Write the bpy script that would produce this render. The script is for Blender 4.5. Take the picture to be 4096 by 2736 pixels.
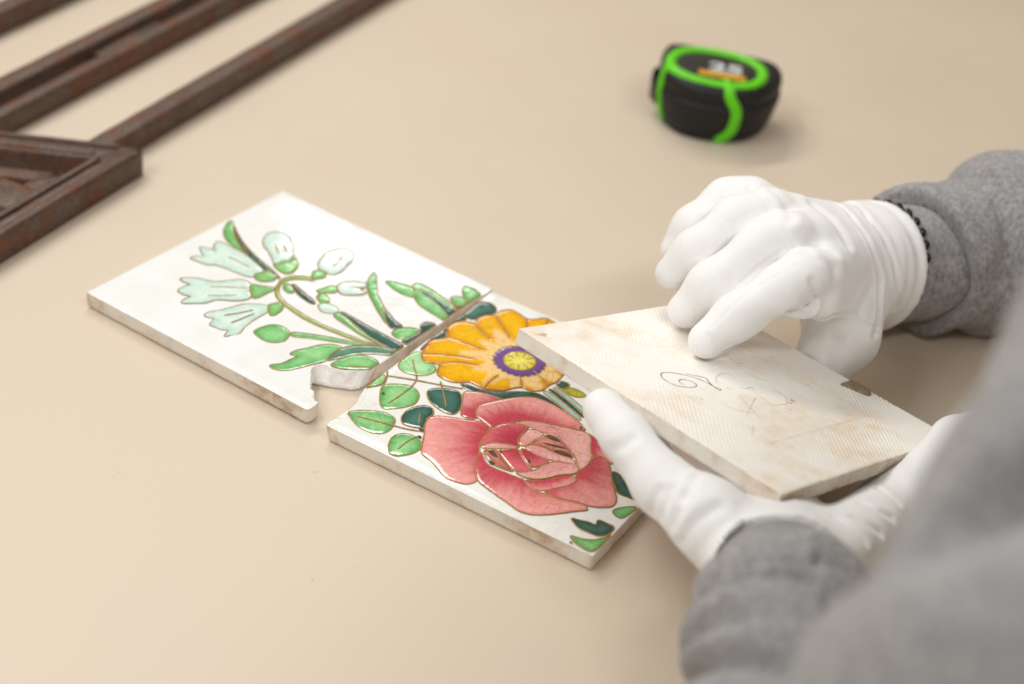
import bpy, math, random
import numpy as np
from mathutils import Vector, Matrix, geometry
from mathutils.bvhtree import BVHTree
random.seed(7)
rng = np.random.default_rng(7)
for o in list(bpy.data.objects):
    bpy.data.objects.remove(o)
scene = bpy.context.scene
COL = scene.collection
MM = 0.001

# ------------------------------------------------------------------ camera
cam_d = bpy.data.cameras.new('camera')
cam = bpy.data.objects.new('camera', cam_d)
COL.objects.link(cam)
CAM = np.array([0.0, -730.42238, 495.50060])
CAMR = np.array([[0.99244677, -0.122676, 0.0],
                 [0.06886912, 0.55715004, -0.82755113],
                 [0.10152066, 0.82130045, 0.56139035]])
m = Matrix(CAMR.tolist()).to_4x4()
m.translation = Vector((CAM * MM).tolist())
cam.matrix_world = m
cam_d.sensor_fit = 'HORIZONTAL'
cam_d.sensor_width = 36.0
cam_d.lens = 58.167
cam_d.clip_start = 0.02
cam_d.clip_end = 50.0
cam_d.dof.use_dof = True
cam_d.dof.focus_distance = 0.790
cam_d.dof.aperture_fstop = 4.6
cam_d.dof.aperture_blades = 0
scene.camera = cam

# ------------------------------------------------------------------ light of the room
world = bpy.data.worlds.new('World')
scene.world = world
world.use_nodes = True
bg = world.node_tree.nodes['Background']
bg.inputs['Color'].default_value = (1.0, 0.86, 0.66, 1)
bg.inputs['Strength'].default_value = 0.29

def panel(name, loc, size, power, col=(1, 0.985, 0.96), target=(0, 0, 0)):
    l = bpy.data.lights.new(name, 'AREA')
    l.shape = 'RECTANGLE'
    l.size, l.size_y = size
    l.energy = power
    l.color = col
    o = bpy.data.objects.new(name, l)
    COL.objects.link(o)
    o.location = loc
    d = Vector(target) - Vector(loc)
    o.rotation_euler = d.to_track_quat('-Z', 'Y').to_euler()
    return o
# rows of ceiling panels above the work table
panel('ceiling_lamp', (-0.62, 0.95, 1.30), (1.2, 0.14), 11.8, col=(1, 0.965, 0.90))
panel('ceiling_lamp', (-0.33, 2.89, 1.70), (0.55, 0.10), 2.6, col=(1, 0.96, 0.90))
panel('ceiling_lamp', (-0.72, -0.05, 1.40), (1.2, 0.14), 6.4, col=(0.92, 0.975, 1.0))
panel('ceiling_lamp', (-1.00, -0.80, 1.30), (1.2, 0.30), 8.6, col=(0.88, 0.955, 1.0))

panel('ceiling_lamp', (0.60, -0.75, 1.35), (1.2, 0.14), 7.4, col=(0.97, 0.985, 1.0))

scene.view_settings.view_transform = 'Standard'
scene.view_settings.look = 'None'
scene.view_settings.exposure = 0.0
scene.view_settings.gamma = 1.0
scene.view_settings.use_curve_mapping = False
scene.render.engine = 'CYCLES'
scene.cycles.max_bounces = 8
scene.cycles.use_denoising = True

# ------------------------------------------------------------------ helpers
ORIGIN = {}
def lin(c):
    c = np.asarray(c, float) / 255.0
    return np.where(c <= 0.04045, c / 12.92, ((c + 0.055) / 1.055) ** 2.4)

def props(o, label=None, cat=None, group=None, kind=None):
    if label: o['label'] = label
    if cat: o['category'] = cat
    if group: o['group'] = group
    if kind: o['kind'] = kind
    return o

def thing(name, origin, label, cat, group=None):
    o = bpy.data.objects.new(name, None)
    o.empty_display_size = 0.02
    COL.objects.link(o)
    o.location = Vector((np.asarray(origin, float) * MM).tolist())
    ORIGIN[o.name] = np.asarray(origin, float)
    return props(o, label, cat, group)

def add(name, V, F, mats, parent=None, smooth=True, cols=None, midx=None):
    """one mesh object from points in millimetres (world)"""
    V = np.asarray(V, float)
    org = ORIGIN[parent.name] if parent is not None else np.zeros(3)
    me = bpy.data.meshes.new(name)
    me.from_pydata(((V - org) * MM).tolist(), [], [list(map(int, f)) for f in F])
    if not isinstance(mats, (list, tuple)): mats = [mats]
    for mt in mats: me.materials.append(mt)
    if midx is not None:
        me.polygons.foreach_set('material_index', np.asarray(midx, np.int32))
    if smooth:
        me.polygons.foreach_set('use_smooth', np.ones(len(me.polygons), bool))
    if cols is not None:
        at = me.color_attributes.new('Col', 'FLOAT_COLOR', 'POINT')
        c = np.ones((len(V), 4), np.float32); c[:, :3] = cols
        at.data.foreach_set('color', c.ravel())
    me.update()
    o = bpy.data.objects.new(name, me)
    COL.objects.link(o)
    if parent is not None:
        o.parent = parent
    ORIGIN[o.name] = org
    return o

def child_of(o, parent):
    o.parent = parent
    return o

# ---- numpy value noise
_perm = rng.permutation(512)
def vnoise(P, scale=1.0, seed=0):
    P = np.asarray(P, float) * scale + seed * 17.31
    i = np.floor(P).astype(int); f = P - i; f = f * f * (3 - 2 * f)
    def h(a, b, c): return _perm[(_perm[(_perm[a & 511] + b) & 511] + c) & 511] / 255.5 - 1.0
    x, y, z = i.T
    r = 0
    for dx in (0, 1):
        for dy in (0, 1):
            for dz in (0, 1):
                w = (f[:, 0] if dx else 1 - f[:, 0]) * (f[:, 1] if dy else 1 - f[:, 1]) * (f[:, 2] if dz else 1 - f[:, 2])
                r = r + w * h(x + dx, y + dy, z + dz)
    return r

def chaikin(p, n=2, closed=True):
    p = np.asarray(p, float)
    for _ in range(n):
        if closed:
            q = np.roll(p, -1, 0)
            p = np.stack([0.78 * p + 0.22 * q, 0.22 * p + 0.78 * q], 1).reshape(-1, p.shape[1])
        else:
            a, b = p[:-1], p[1:]
            mid = np.stack([0.75 * a + 0.25 * b, 0.25 * a + 0.75 * b], 1).reshape(-1, p.shape[1])
            p = np.vstack([p[:1], mid, p[-1:]])
    return p

def resample(p, step, closed=False):
    p = np.asarray(p, float)
    if closed: p = np.vstack([p, p[:1]])
    d = np.r_[0, np.cumsum(np.linalg.norm(np.diff(p, axis=0), axis=1))]
    n = max(2, int(round(d[-1] / step)))
    s = np.linspace(0, d[-1], n + 1)
    if closed: s = s[:-1]
    return np.stack([np.interp(s, d, p[:, k]) for k in range(p.shape[1])], 1)

def seg_dist(Q, poly, closed=True):
    """distance of points Q (n,2) to the polyline"""
    a = np.asarray(poly, float)
    b = np.roll(a, -1, 0) if closed else a[1:]
    if not closed: a = a[:-1]
    best = np.full(len(Q), 1e9)
    for p, q in zip(a, b):
        d = q - p; L = d @ d + 1e-12
        t = np.clip(((Q - p) @ d) / L, 0, 1)
        best = np.minimum(best, np.linalg.norm(Q - p - t[:, None] * d, axis=1))
    return best

def inside(Q, poly):
    r = np.zeros(len(Q), bool)
    a = np.asarray(poly, float); b = np.roll(a, -1, 0)
    for (x0, y0), (x1, y1) in zip(a, b):
        c = ((y0 > Q[:, 1]) != (y1 > Q[:, 1]))
        if y1 != y0:
            c &= Q[:, 0] < (x1 - x0) * (Q[:, 1] - y0) / (y1 - y0) + x0
            r ^= c
    return r

def fill(poly, step, margin=0.35, extra=None):
    """triangulated area with inner points: returns pts (n,2), tris, edge distance"""
    poly = np.asarray(poly, float)
    lo, hi = poly.min(0), poly.max(0)
    gx, gy = np.meshgrid(np.arange(lo[0], hi[0], step), np.arange(lo[1], hi[1], step))
    gx = gx + (np.arange(gx.shape[0]) % 2)[:, None] * step * 0.5
    Q = np.stack([gx.ravel(), gy.ravel()], 1)
    Q = Q[inside(Q, poly)]
    if len(Q): Q = Q[seg_dist(Q, poly) > margin]
    allp = np.vstack([poly, Q]) if len(Q) else poly
    v, e, f, *_ = geometry.delaunay_2d_cdt([Vector(p) for p in allp.tolist()], [], [list(range(len(poly)))], 1, 1e-5)
    v = np.array([list(p) for p in v])
    f = [list(t) for t in f]
    out = []
    for t in f:
        a, b, c = v[t[0]], v[t[1]], v[t[2]]
        s = (b[0] - a[0]) * (c[1] - a[1]) - (b[1] - a[1]) * (c[0] - a[0])
        out.append(t if s > 0 else t[::-1])
    return v, out, seg_dist(v, poly)

# ------------------------------------------------------------------ materials
def new_mat(name):
    mt = bpy.data.materials.new(name)
    mt.use_nodes = True
    nt = mt.node_tree
    return mt, nt, nt.nodes['Principled BSDF']

def N(nt, typ, **kw):
    n = nt.nodes.new(typ)
    for k, v in kw.items():
        if k in n.inputs.keys(): n.inputs[k].default_value = v
        else: setattr(n, k, v)
    return n

def tex(nt, scale, detail=4, rough=0.55, stretch=None, typ='ShaderNodeTexNoise'):
    tc = nt.nodes.get('TC') or N(nt, 'ShaderNodeTexCoord'); tc.name = 'TC'
    n = nt.nodes.new(typ)
    n.inputs['Scale'].default_value = scale
    if 'Detail' in n.inputs: n.inputs['Detail'].default_value = detail
    if 'Roughness' in n.inputs: n.inputs['Roughness'].default_value = rough
    src = tc.outputs['Object']
    if stretch:
        mp = N(nt, 'ShaderNodeMapping'); mp.inputs['Scale'].default_value = stretch[:3]
        if len(stretch) > 3: mp.inputs['Rotation'].default_value = (0, 0, stretch[3])
        nt.links.new(src, mp.inputs['Vector']); src = mp.outputs['Vector']
    nt.links.new(src, n.inputs['Vector'])
    return n

def ramp(nt, src, stops):
    r = nt.nodes.new('ShaderNodeValToRGB')
    el = r.color_ramp.elements
    while len(el) < len(stops): el.new(0.5)
    for e, (p, c) in zip(el, stops):
        e.position = p
        e.color = (*c, 1) if len(c) == 3 else c
    nt.links.new(src, r.inputs['Fac'])
    return r

def mix(nt, fac, a, b, mode='MIX'):
    n = nt.nodes.new('ShaderNodeMix'); n.data_type = 'RGBA'; n.blend_type = mode
    for sock, v in ((n.inputs[0], fac), (n.inputs[6], a), (n.inputs[7], b)):
        if isinstance(v, (int, float)): sock.default_value = v
        elif isinstance(v, (tuple, list, np.ndarray)): sock.default_value = (*[float(q) for q in v][:3], 1)
        else: nt.links.new(v, sock)
    return n.outputs[2]

def bump(nt, bsdf, src, strength, dist, prev=None):
    b = nt.nodes.new('ShaderNodeBump')
    b.inputs['Strength'].default_value = strength
    b.inputs['Distance'].default_value = dist
    nt.links.new(src, b.inputs['Height'])
    if prev is not None: nt.links.new(prev.outputs['Normal'], b.inputs['Normal'])
    nt.links.new(b.outputs['Normal'], bsdf.inputs['Normal'])
    return b

def W(v): return (v, v, v)

def m_table():
    mt, nt, b = new_mat('table_laminate')
    n = tex(nt, 9, 4); n2 = tex(nt, 260, 3); n3 = tex(nt, 45, 5)
    c = ramp(nt, n.outputs['Fac'], [(0.3, lin((211, 194, 174))), (0.7, lin((214, 198, 179)))]).outputs[0]
    sp = ramp(nt, n3.outputs['Fac'], [(0.70, W(0.0)), (0.78, W(0.10))]).outputs[0]
    c = mix(nt, sp, c, lin((150, 125, 100)))
    vo = nt.nodes.new('ShaderNodeTexVoronoi'); vo.inputs['Scale'].default_value = 55
    nt.links.new(nt.nodes['TC'].outputs['Object'], vo.inputs['Vector'])
    dot = ramp(nt, vo.outputs['Distance'], [(0.0, W(0.75)), (0.045, W(0.0))]).outputs[0]
    rare = ramp(nt, vo.outputs['Color'], [(0.60, W(0.0)), (0.66, W(0.8))]).outputs[0]
    c = mix(nt, mix(nt, 1.0, dot, rare, 'MULTIPLY'), c, lin((112, 92, 74)))
    nt.links.new(c, b.inputs['Base Color'])
    r = ramp(nt, n.outputs['Fac'], [(0.3, W(0.40)), (0.7, W(0.48))]).outputs[0]
    nt.links.new(r, b.inputs['Roughness'])
    b.inputs['Specular IOR Level'].default_value = 0.35
    bump(nt, b, n2.outputs['Fac'], 0.12, 0.0004)
    return mt

def m_glaze(name, col=None, crackle=0.0, ripple=0.25):
    mt, nt, b = new_mat(name)
    if col is None:
        a = N(nt, 'ShaderNodeAttribute'); a.attribute_name = 'Col'; c = a.outputs['Color']
        n = tex(nt, 420, 3)
        v = ramp(nt, n.outputs['Fac'], [(0.3, W(0.88)), (0.7, W(1.06))]).outputs[0]
        c = mix(nt, 1.0, c, v, 'MULTIPLY')
    else:
        n = tex(nt, 60, 4)
        c = ramp(nt, n.outputs['Fac'], [(0.35, lin(col)), (0.75, lin(np.array(col) - (5, 7, 11)))]).outputs[0]
    if crackle:
        w = tex(nt, 330, 2)
        tc = nt.nodes['TC']
        vm = nt.nodes.new('ShaderNodeVectorMath'); vm.operation = 'MULTIPLY_ADD'
        vm.inputs[1].default_value = (0.004, 0.004, 0.0)
        nt.links.new(w.outputs['Color'], vm.inputs[0]); nt.links.new(tc.outputs['Object'], vm.inputs[2])
        fac = None
        for sc, wd, am in ((170, 0.030, 0.55), (75, 0.018, 0.6)):
            vo = nt.nodes.new('ShaderNodeTexVoronoi'); vo.feature = 'DISTANCE_TO_EDGE'; vo.inputs['Scale'].default_value = sc
            nt.links.new(vm.outputs[0], vo.inputs['Vector'])
            f = ramp(nt, vo.outputs['Distance'], [(0.0, W(am * crackle)), (wd, W(0.0))]).outputs[0]
            fac = f if fac is None else mix(nt, 1.0, fac, f, 'LIGHTEN')
        msk = tex(nt, 28, 2)
        mk = ramp(nt, msk.outputs['Fac'], [(0.38, W(0.15)), (0.62, W(0.8))]).outputs[0]
        fac = mix(nt, 1.0, fac, mk, 'MULTIPLY')
        c = mix(nt, fac, c, lin((92, 66, 52)))
    nt.links.new(c, b.inputs['Base Color'])
    b.inputs['Roughness'].default_value = 0.09
    b.inputs['Specular IOR Level'].default_value = 0.5
    rp = tex(nt, 95, 3, stretch=(1, 1, 1))
    bump(nt, b, rp.outputs['Fac'], ripple, 0.0012)
    return mt

def m_bisque(name, base, stain, amount=0.5, rough=0.75, scale=38, grit=0.25):
    mt, nt, b = new_mat(name)
    n = tex(nt, scale, 6, 0.65); n2 = tex(nt, scale * 5, 5, 0.7); n3 = tex(nt, 900, 3)
    s = ramp(nt, n.outputs['Fac'], [(0.47, W(0.0)), (0.64, W(amount))]).outputs[0]
    s2 = ramp(nt, n2.outputs['Fac'], [(0.36, W(0.25)), (0.62, W(1.0))]).outputs[0]
    f = mix(nt, 1.0, s, s2, 'MULTIPLY')
    c = mix(nt, f, lin(base), lin(stain))
    d = tex(nt, scale * 2.3, 4, 0.6)
    df = ramp(nt, d.outputs['Fac'], [(0.70, W(0.0)), (0.74, W(amount))]).outputs[0]
    c = mix(nt, df, c, lin((128, 104, 84)))
    nt.links.new(c, b.inputs['Base Color'])
    b.inputs['Roughness'].default_value = rough
    b.inputs['Specular IOR Level'].default_value = 0.25
    bb = bump(nt, b, n3.outputs['Fac'], 0.35, 0.0003)
    bump(nt, b, n2.outputs['Fac'], grit, 0.0009, bb)
    return mt

def m_plain(name, col, rough=0.5, spec=0.5, metal=0.0, bsc=None, bst=0.2):
    mt, nt, b = new_mat(name)
    n = tex(nt, 220, 4)
    c = np.array(col, float)
    cr = ramp(nt, n.outputs['Fac'], [(0.3, lin(np.clip(c * 0.94, 0, 255))), (0.7, lin(np.clip(c * 1.04, 0, 255)))]).outputs[0]
    nt.links.new(cr, b.inputs['Base Color'])
    b.inputs['Roughness'].default_value = rough
    b.inputs['Specular IOR Level'].default_value = spec
    b.inputs['Metallic'].default_value = metal
    if bsc:
        bump(nt, b, tex(nt, bsc, 3).outputs['Fac'], bst, 0.0005)
    return mt

def m_iron():
    mt, nt, b = new_mat('rusted_iron')
    n = tex(nt, 55, 6, 0.65); n2 = tex(nt, 420, 5, 0.7); n3 = tex(nt, 22, 5, 0.6)
    c = ramp(nt, n2.outputs['Fac'], [(0.3, lin((60, 43, 36))), (0.7, lin((116, 94, 82)))]).outputs[0]
    f = ramp(nt, n.outputs['Fac'], [(0.50, W(0.0)), (0.68, W(0.85))]).outputs[0]
    c = mix(nt, f, c, lin((122, 66, 38)))
    f2 = ramp(nt, n3.outputs['Fac'], [(0.60, W(0.0)), (0.76, W(0.6))]).outputs[0]
    c = mix(nt, f2, c, lin((74, 38, 26)))
    nt.links.new(c, b.inputs['Base Color'])
    b.inputs['Metallic'].default_value = 0.15
    r = ramp(nt, n.outputs['Fac'], [(0.4, W(0.34)), (0.65, W(0.7))]).outputs[0]
    nt.links.new(r, b.inputs['Roughness'])
    bb = bump(nt, b, n2.outputs['Fac'], 0.5, 0.0009)
    bump(nt, b, n.outputs['Fac'], 0.5, 0.0016, bb)
    return mt

def m_glove():
    mt, nt, b = new_mat('white_cotton')
    n = tex(nt, 30, 4); n2 = tex(nt, 2600, 2); n3 = tex(nt, 240, 4, 0.6)
    w = tex(nt, 270, 1, stretch=(1, 1, 1), typ='ShaderNodeTexWave'); w.inputs['Distortion'].default_value = 2.0
    c = ramp(nt, n.outputs['Fac'], [(0.3, lin((240, 237, 236))), (0.7, lin((245, 243, 243)))]).outputs[0]
    nt.links.new(c, b.inputs['Base Color'])
    b.inputs['Roughness'].default_value = 0.95
    b.inputs['Specular IOR Level'].default_value = 0.1
    b.inputs['Sheen Weight'].default_value = 0.5
    b.inputs['Sheen Roughness'].default_value = 0.5
    b.inputs['Subsurface Weight'].default_value = 0.12
    b.inputs['Subsurface Radius'].default_value = (0.003, 0.0022, 0.0018)
    b.inputs['Subsurface Scale'].default_value = 1.0
    b1 = bump(nt, b, w.outputs['Fac'], 0.16, 0.0003)
    b2 = bump(nt, b, n2.outputs['Fac'], 0.4, 0.0004, b1)
    bump(nt, b, n3.outputs['Fac'], 0.12, 0.0012, b2)
    return mt

def m_jersey():
    mt, nt, b = new_mat('heather_grey_jersey')
    n = tex(nt, 430, 5, 0.75, stretch=(1, 1, 0.6)); n2 = tex(nt, 1500, 2); n3 = tex(nt, 110, 4)
    c = ramp(nt, n.outputs['Fac'], [(0.34, lin((120, 118, 120))), (0.66, lin((178, 174, 174)))]).outputs[0]
    v = ramp(nt, n3.outputs['Fac'], [(0.3, W(0.90)), (0.7, W(1.08))]).outputs[0]
    c = mix(nt, 1.0, c, v, 'MULTIPLY')
    nt.links.new(c, b.inputs['Base Color'])
    b.inputs['Roughness'].default_value = 0.95
    b.inputs['Specular IOR Level'].default_value = 0.1
    b.inputs['Sheen Weight'].default_value = 0.3
    b1 = bump(nt, b, n2.outputs['Fac'], 0.5, 0.0006)
    bump(nt, b, n.outputs['Fac'], 0.35, 0.0010, b1)
    return mt

M = dict(
    table=m_table(),
    white=m_glaze('white_glaze', (243, 243, 243), ripple=0.16),
    white_c=m_glaze('white_crackled_glaze', (240, 240, 236), crackle=0.3, ripple=0.12),
    colour=m_glaze('coloured_glaze', ripple=0.13),
    colour_c=m_glaze('coloured_crackled_glaze', crackle=1.0, ripple=0.07),
    line=m_plain('tube_line_slip', (166, 124, 66), 0.22, 0.5, bsc=380, bst=0.7),
    edge=m_bisque('tile_edge_clay', (236, 228, 216), (178, 134, 84), 0.75),
    fracture=m_bisque('broken_clay', (250, 247, 243), (240, 228, 212), 0.25, 0.9, 90, 0.7),
    back=m_bisque('ribbed_clay_back', (250, 245, 238), (228, 192, 138), 0.5, 0.85, 26),
    mortar=m_bisque('old_mortar', (150, 130, 104), (112, 92, 72), 0.8, 0.95, 300),
    pencil=m_plain('pencil', (128, 127, 132), 0.6, 0.2),
    pencil2=m_plain('faint_pencil', (222, 213, 206), 0.7, 0.2),
    chip=m_plain('bare_brown_clay', (92, 74, 60), 0.7, 0.2),
    iron=m_iron(),
    glove=m_glove(),
    jersey=m_jersey(),
    skin=m_plain('skin', (190, 140, 118), 0.55, 0.35),
    black=m_plain('black_rubber', (24, 22, 22), 0.55, 0.4, bsc=900),
    blackgloss=m_plain('black_label', (34, 32, 33), 0.3, 0.5),
    green=m_plain('lime_green_rubber', (104, 214, 18), 0.45, 0.4),
    yellow=m_plain('yellow_print', (214, 160, 20), 0.4, 0.4),
    grey=m_plain('white_print', (214, 214, 214), 0.4, 0.4),
    steel=m_plain('dark_steel', (48, 46, 46), 0.35, 0.5, 0.8),
    bead=m_plain('black_bead', (20, 20, 26), 0.18, 0.6),
)
D1=[
('stem','olive',[(70.5,67.0),(66.2,72.5),(63.5,80.4),(66.0,86.6),(70.5,91.1),(76.1,92.8),(78.0,90.1),(73.3,87.9),(69.0,83.7),(66.7,78.7),(68.4,73.0),(72.7,67.6),(79.9,64.3),(86.7,63.2),(95.9,62.0),(107.4,61.7),(121.8,63.5),(134.4,65.3),(144.4,68.3),(145.7,66.7),(135.7,62.9),(123.4,60.7),(109.1,58.8),(97.8,58.5),(88.3,60.0),(80.9,61.4),(74.1,64.2)]),
('leaf','leaf',[(7.3,94.4),(3.2,101.1),(1.7,106.0),(4.2,105.8),(10.6,99.5),(20.2,93.0),(29.7,88.4),(35.6,84.8),(27.6,85.5),(19.5,86.6),(13.0,89.3)]),
('stem','dark',[(5.1,104.8),(12.5,99.6),(23.2,93.3),(35.3,88.4),(47.0,85.0),(62.5,81.1),(63.3,77.8),(49.8,80.2),(38.4,83.2),(29.0,86.8),(19.3,92.0),(11.2,98.3)]),
('petal','bell',[(13.9,60.4),(15.2,65.4),(18.9,67.0),(14.4,69.7),(8.9,73.3),(13.0,75.0),(17.5,76.0),(13.3,80.8),(12.5,85.2),(18.2,85.2),(24.5,85.0),(30.5,85.2),(39.0,83.5),(47.0,81.3),(51.8,79.3),(52.8,75.9),(50.0,74.3),(52.2,70.5),(49.3,68.6),(42.7,67.4),(35.7,66.8),(29.0,65.6),(25.5,62.0),(19.2,61.3)]),
('calyx','calyx',[(52.6,70.2),(50.5,74.2),(52.2,77.5),(52.1,81.3),(57.1,80.7),(61.3,79.1),(62.3,74.8),(59.6,71.2),(56.2,69.4)]),
('petal','bell',[(24.8,41.9),(27.2,46.0),(31.6,49.4),(35.5,50.8),(39.5,51.9),(43.2,56.1),(46.2,61.0),(49.2,65.1),(54.1,65.5),(57.7,62.5),(60.2,58.6),(65.1,55.4),(64.0,50.1),(59.8,45.6),(55.1,42.6),(52.7,39.9),(51.5,34.1),(47.5,30.5),(42.3,25.0),(40.5,29.9),(42.2,34.7),(38.7,32.6),(33.9,32.4),(32.2,33.6),(32.0,38.5),(33.6,42.1),(29.3,41.2)]),
('calyx','calyx',[(57.1,62.0),(55.4,64.8),(58.9,66.4),(63.8,68.5),(66.9,71.0),(68.7,69.0),(67.8,64.1),(67.8,57.7),(66.1,54.5),(61.7,58.4)]),
('petal','bell',[(58.0,26.1),(58.4,31.3),(61.9,36.3),(63.5,41.7),(65.5,47.5),(70.3,52.2),(74.2,55.2),(77.7,55.1),(80.4,51.3),(80.1,43.3),(80.6,34.8),(81.9,30.1),(83.5,26.4),(81.3,22.8),(79.8,17.9),(77.8,22.1),(77.0,24.9),(74.5,22.2),(70.1,21.7),(66.4,21.2),(65.3,24.9),(64.8,27.4),(60.7,25.4)]),
('calyx','calyx',[(75.2,55.9),(77.0,59.4),(79.2,64.4),(84.3,58.4),(85.2,52.1),(84.1,48.8),(80.1,51.3)]),
('petal','bell',[(29.6,102.3),(26.4,108.5),(27.5,113.3),(30.7,116.6),(36.2,116.5),(44.2,111.6),(48.3,106.9),(52.6,102.5),(54.8,97.5),(53.3,94.2),(52.3,92.4),(52.1,88.0),(48.5,89.9),(42.4,94.1),(38.0,96.7),(34.1,98.1)]),
('calyx','calyx',[(49.2,89.2),(52.1,88.9),(52.0,93.8),(55.1,96.0),(53.8,102.3),(59.4,98.9),(62.9,93.6),(64.4,88.4),(62.6,84.8),(58.7,84.4),(53.1,85.9)]),
('petal','bell',[(67.2,105.0),(63.5,113.6),(63.1,120.2),(65.6,126.3),(70.0,129.7),(74.7,127.8),(79.3,122.0),(80.1,117.0),(82.4,109.4),(82.4,104.4),(80.4,100.8),(76.2,101.7),(72.0,100.9)]),
('calyx','calyx',[(74.7,91.4),(70.9,97.1),(72.0,99.9),(74.8,100.6),(78.4,100.5),(79.7,95.8),(77.4,92.7),(76.6,90.8)]),
('petal','bell',[(89.7,95.2),(89.5,100.2),(93.2,104.7),(97.6,107.3),(101.8,107.8),(102.3,104.2),(101.0,100.2),(105.8,101.9),(105.4,97.9),(101.7,93.5),(97.3,90.1),(93.4,91.5)]),
('calyx','calyx',[(84.0,83.9),(85.6,87.4),(86.5,93.1),(89.6,95.4),(94.3,90.4),(92.5,87.1),(89.5,85.7),(88.0,82.7)]),
('calyx','calyx',[(88.8,79.0),(87.9,83.7),(90.1,85.0),(96.4,82.4),(97.6,79.3),(94.5,76.1)]),
('petal','bell',[(94.6,73.6),(95.1,77.3),(98.4,79.2),(103.5,79.1),(106.8,77.4),(106.3,73.6),(102.9,71.1),(99.6,70.2)]),
('stem','dark',[(70.8,79.1),(71.8,80.9),(77.3,79.3),(85.3,77.5),(92.5,75.1),(93.1,72.1),(86.2,72.5),(79.8,74.2)]),
('leaf','leaf',[(68.5,76.1),(68.9,78.9),(71.8,78.5),(78.1,74.6),(76.4,71.4),(71.2,72.7)]),
('stem','leaf',[(107.2,71.2),(105.9,75.6),(110.9,75.8),(122.2,71.9),(131.9,69.7),(140.2,69.1),(148.2,68.8),(145.3,67.5),(138.4,67.4),(131.4,67.4),(123.4,68.5),(114.1,70.1)]),
('stem','dark',[(107.0,76.6),(108.9,78.2),(117.4,77.6),(129.2,76.8),(139.7,76.4),(151.9,76.2),(152.5,70.0),(148.6,68.2),(139.7,68.7),(130.7,70.1),(120.1,73.4),(111.1,75.6)]),
('leaf','leaf',[(86.8,31.9),(87.0,37.0),(88.2,41.9),(90.9,45.2),(95.3,46.5),(101.1,45.0),(103.5,41.1),(104.5,36.2),(102.3,32.5),(98.2,30.0),(92.4,30.2)]),
('stem','leaf',[(100.8,45.4),(107.7,49.8),(115.2,54.0),(123.1,57.6),(129.0,59.9),(135.9,64.8),(145.3,69.4),(137.3,63.1),(130.8,57.8),(125.4,54.9),(117.8,50.9),(110.5,46.6),(104.0,41.8)]),
('leaf','leaf',[(112.4,15.6),(116.9,21.5),(117.2,27.4),(118.5,31.2),(113.4,29.4),(113.6,34.0),(116.5,39.7),(119.6,47.0),(124.4,52.3),(130.1,53.0),(130.4,45.3),(131.4,37.8),(128.2,31.6),(126.0,25.3),(123.0,19.0),(119.6,15.8),(116.0,14.6)]),
('leaf','grey',[(131.1,37.2),(128.8,45.3),(129.7,53.6),(134.4,61.0),(143.3,68.1),(152.4,69.5),(152.1,63.9),(145.9,60.1),(140.7,55.2),(136.8,49.7),(134.0,42.9)]),
('leaf','leaf',[(134.6,36.7),(135.3,43.2),(136.8,49.6),(140.3,53.8),(144.8,55.9),(149.5,56.0),(152.7,54.1),(153.4,51.0),(151.5,46.8),(146.8,42.3),(141.2,38.0),(137.7,36.8)]),
('leaf','leaf',[(99.9,107.6),(96.7,114.3),(94.7,121.1),(99.7,117.3),(104.6,110.6),(111.9,103.1),(119.6,97.6),(126.6,93.7),(134.3,85.1),(130.8,85.5),(123.9,89.6),(114.3,95.8),(107.6,100.5)]),
('leaf','dark',[(119.6,96.3),(126.4,94.3),(134.0,90.4),(141.2,89.2),(137.4,83.1),(133.8,84.5),(128.7,88.1)]),
('leaf','leaf',[(104.6,117.4),(108.8,120.8),(114.4,122.1),(119.8,122.9),(123.9,121.3),(128.4,117.6),(127.9,115.1),(120.8,112.9),(111.8,114.0)]),
('leaf','leaf',[(119.0,123.9),(118.2,126.8),(121.3,129.0),(127.9,128.8),(137.5,126.7),(147.0,124.7),(153.3,122.6),(153.4,111.9),(152.1,108.6),(147.7,109.0),(139.0,110.1),(132.3,111.5),(127.3,114.9)]),
('leaf','dark',[(125.2,120.6),(124.2,124.0),(129.5,125.4),(138.7,123.1),(150.8,122.1),(152.8,115.7),(151.1,112.8),(143.6,116.4),(133.6,120.2)]),
('leaf','dark',[(146.7,123.8),(149.3,126.7),(150.3,132.8),(153.3,133.5),(154.3,126.5),(153.3,120.8)]),
('leaf','leaf',[(141.2,128.4),(142.6,132.5),(146.4,133.8),(151.2,131.7),(151.9,127.4),(149.2,124.7),(145.3,125.7)]),
('leaf','leaf',[(139.5,142.2),(139.8,144.7),(146.2,145.0),(152.5,142.6),(153.5,139.3),(153.2,133.3),(148.9,132.3),(143.2,136.8)]),
('leaf','dark',[(146.0,96.0),(145.8,100.3),(149.4,102.9),(153.3,102.2),(154.0,96.9),(153.8,89.2),(153.5,81.6),(152.3,77.2),(147.7,77.5),(147.9,81.7),(149.6,87.0),(149.3,92.7)]),
('leaf','leaf',[(139.3,79.8),(138.5,85.7),(141.8,90.4),(146.1,92.9),(149.3,93.0),(150.2,85.8),(148.4,81.0),(144.6,78.1)]),
]
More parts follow.
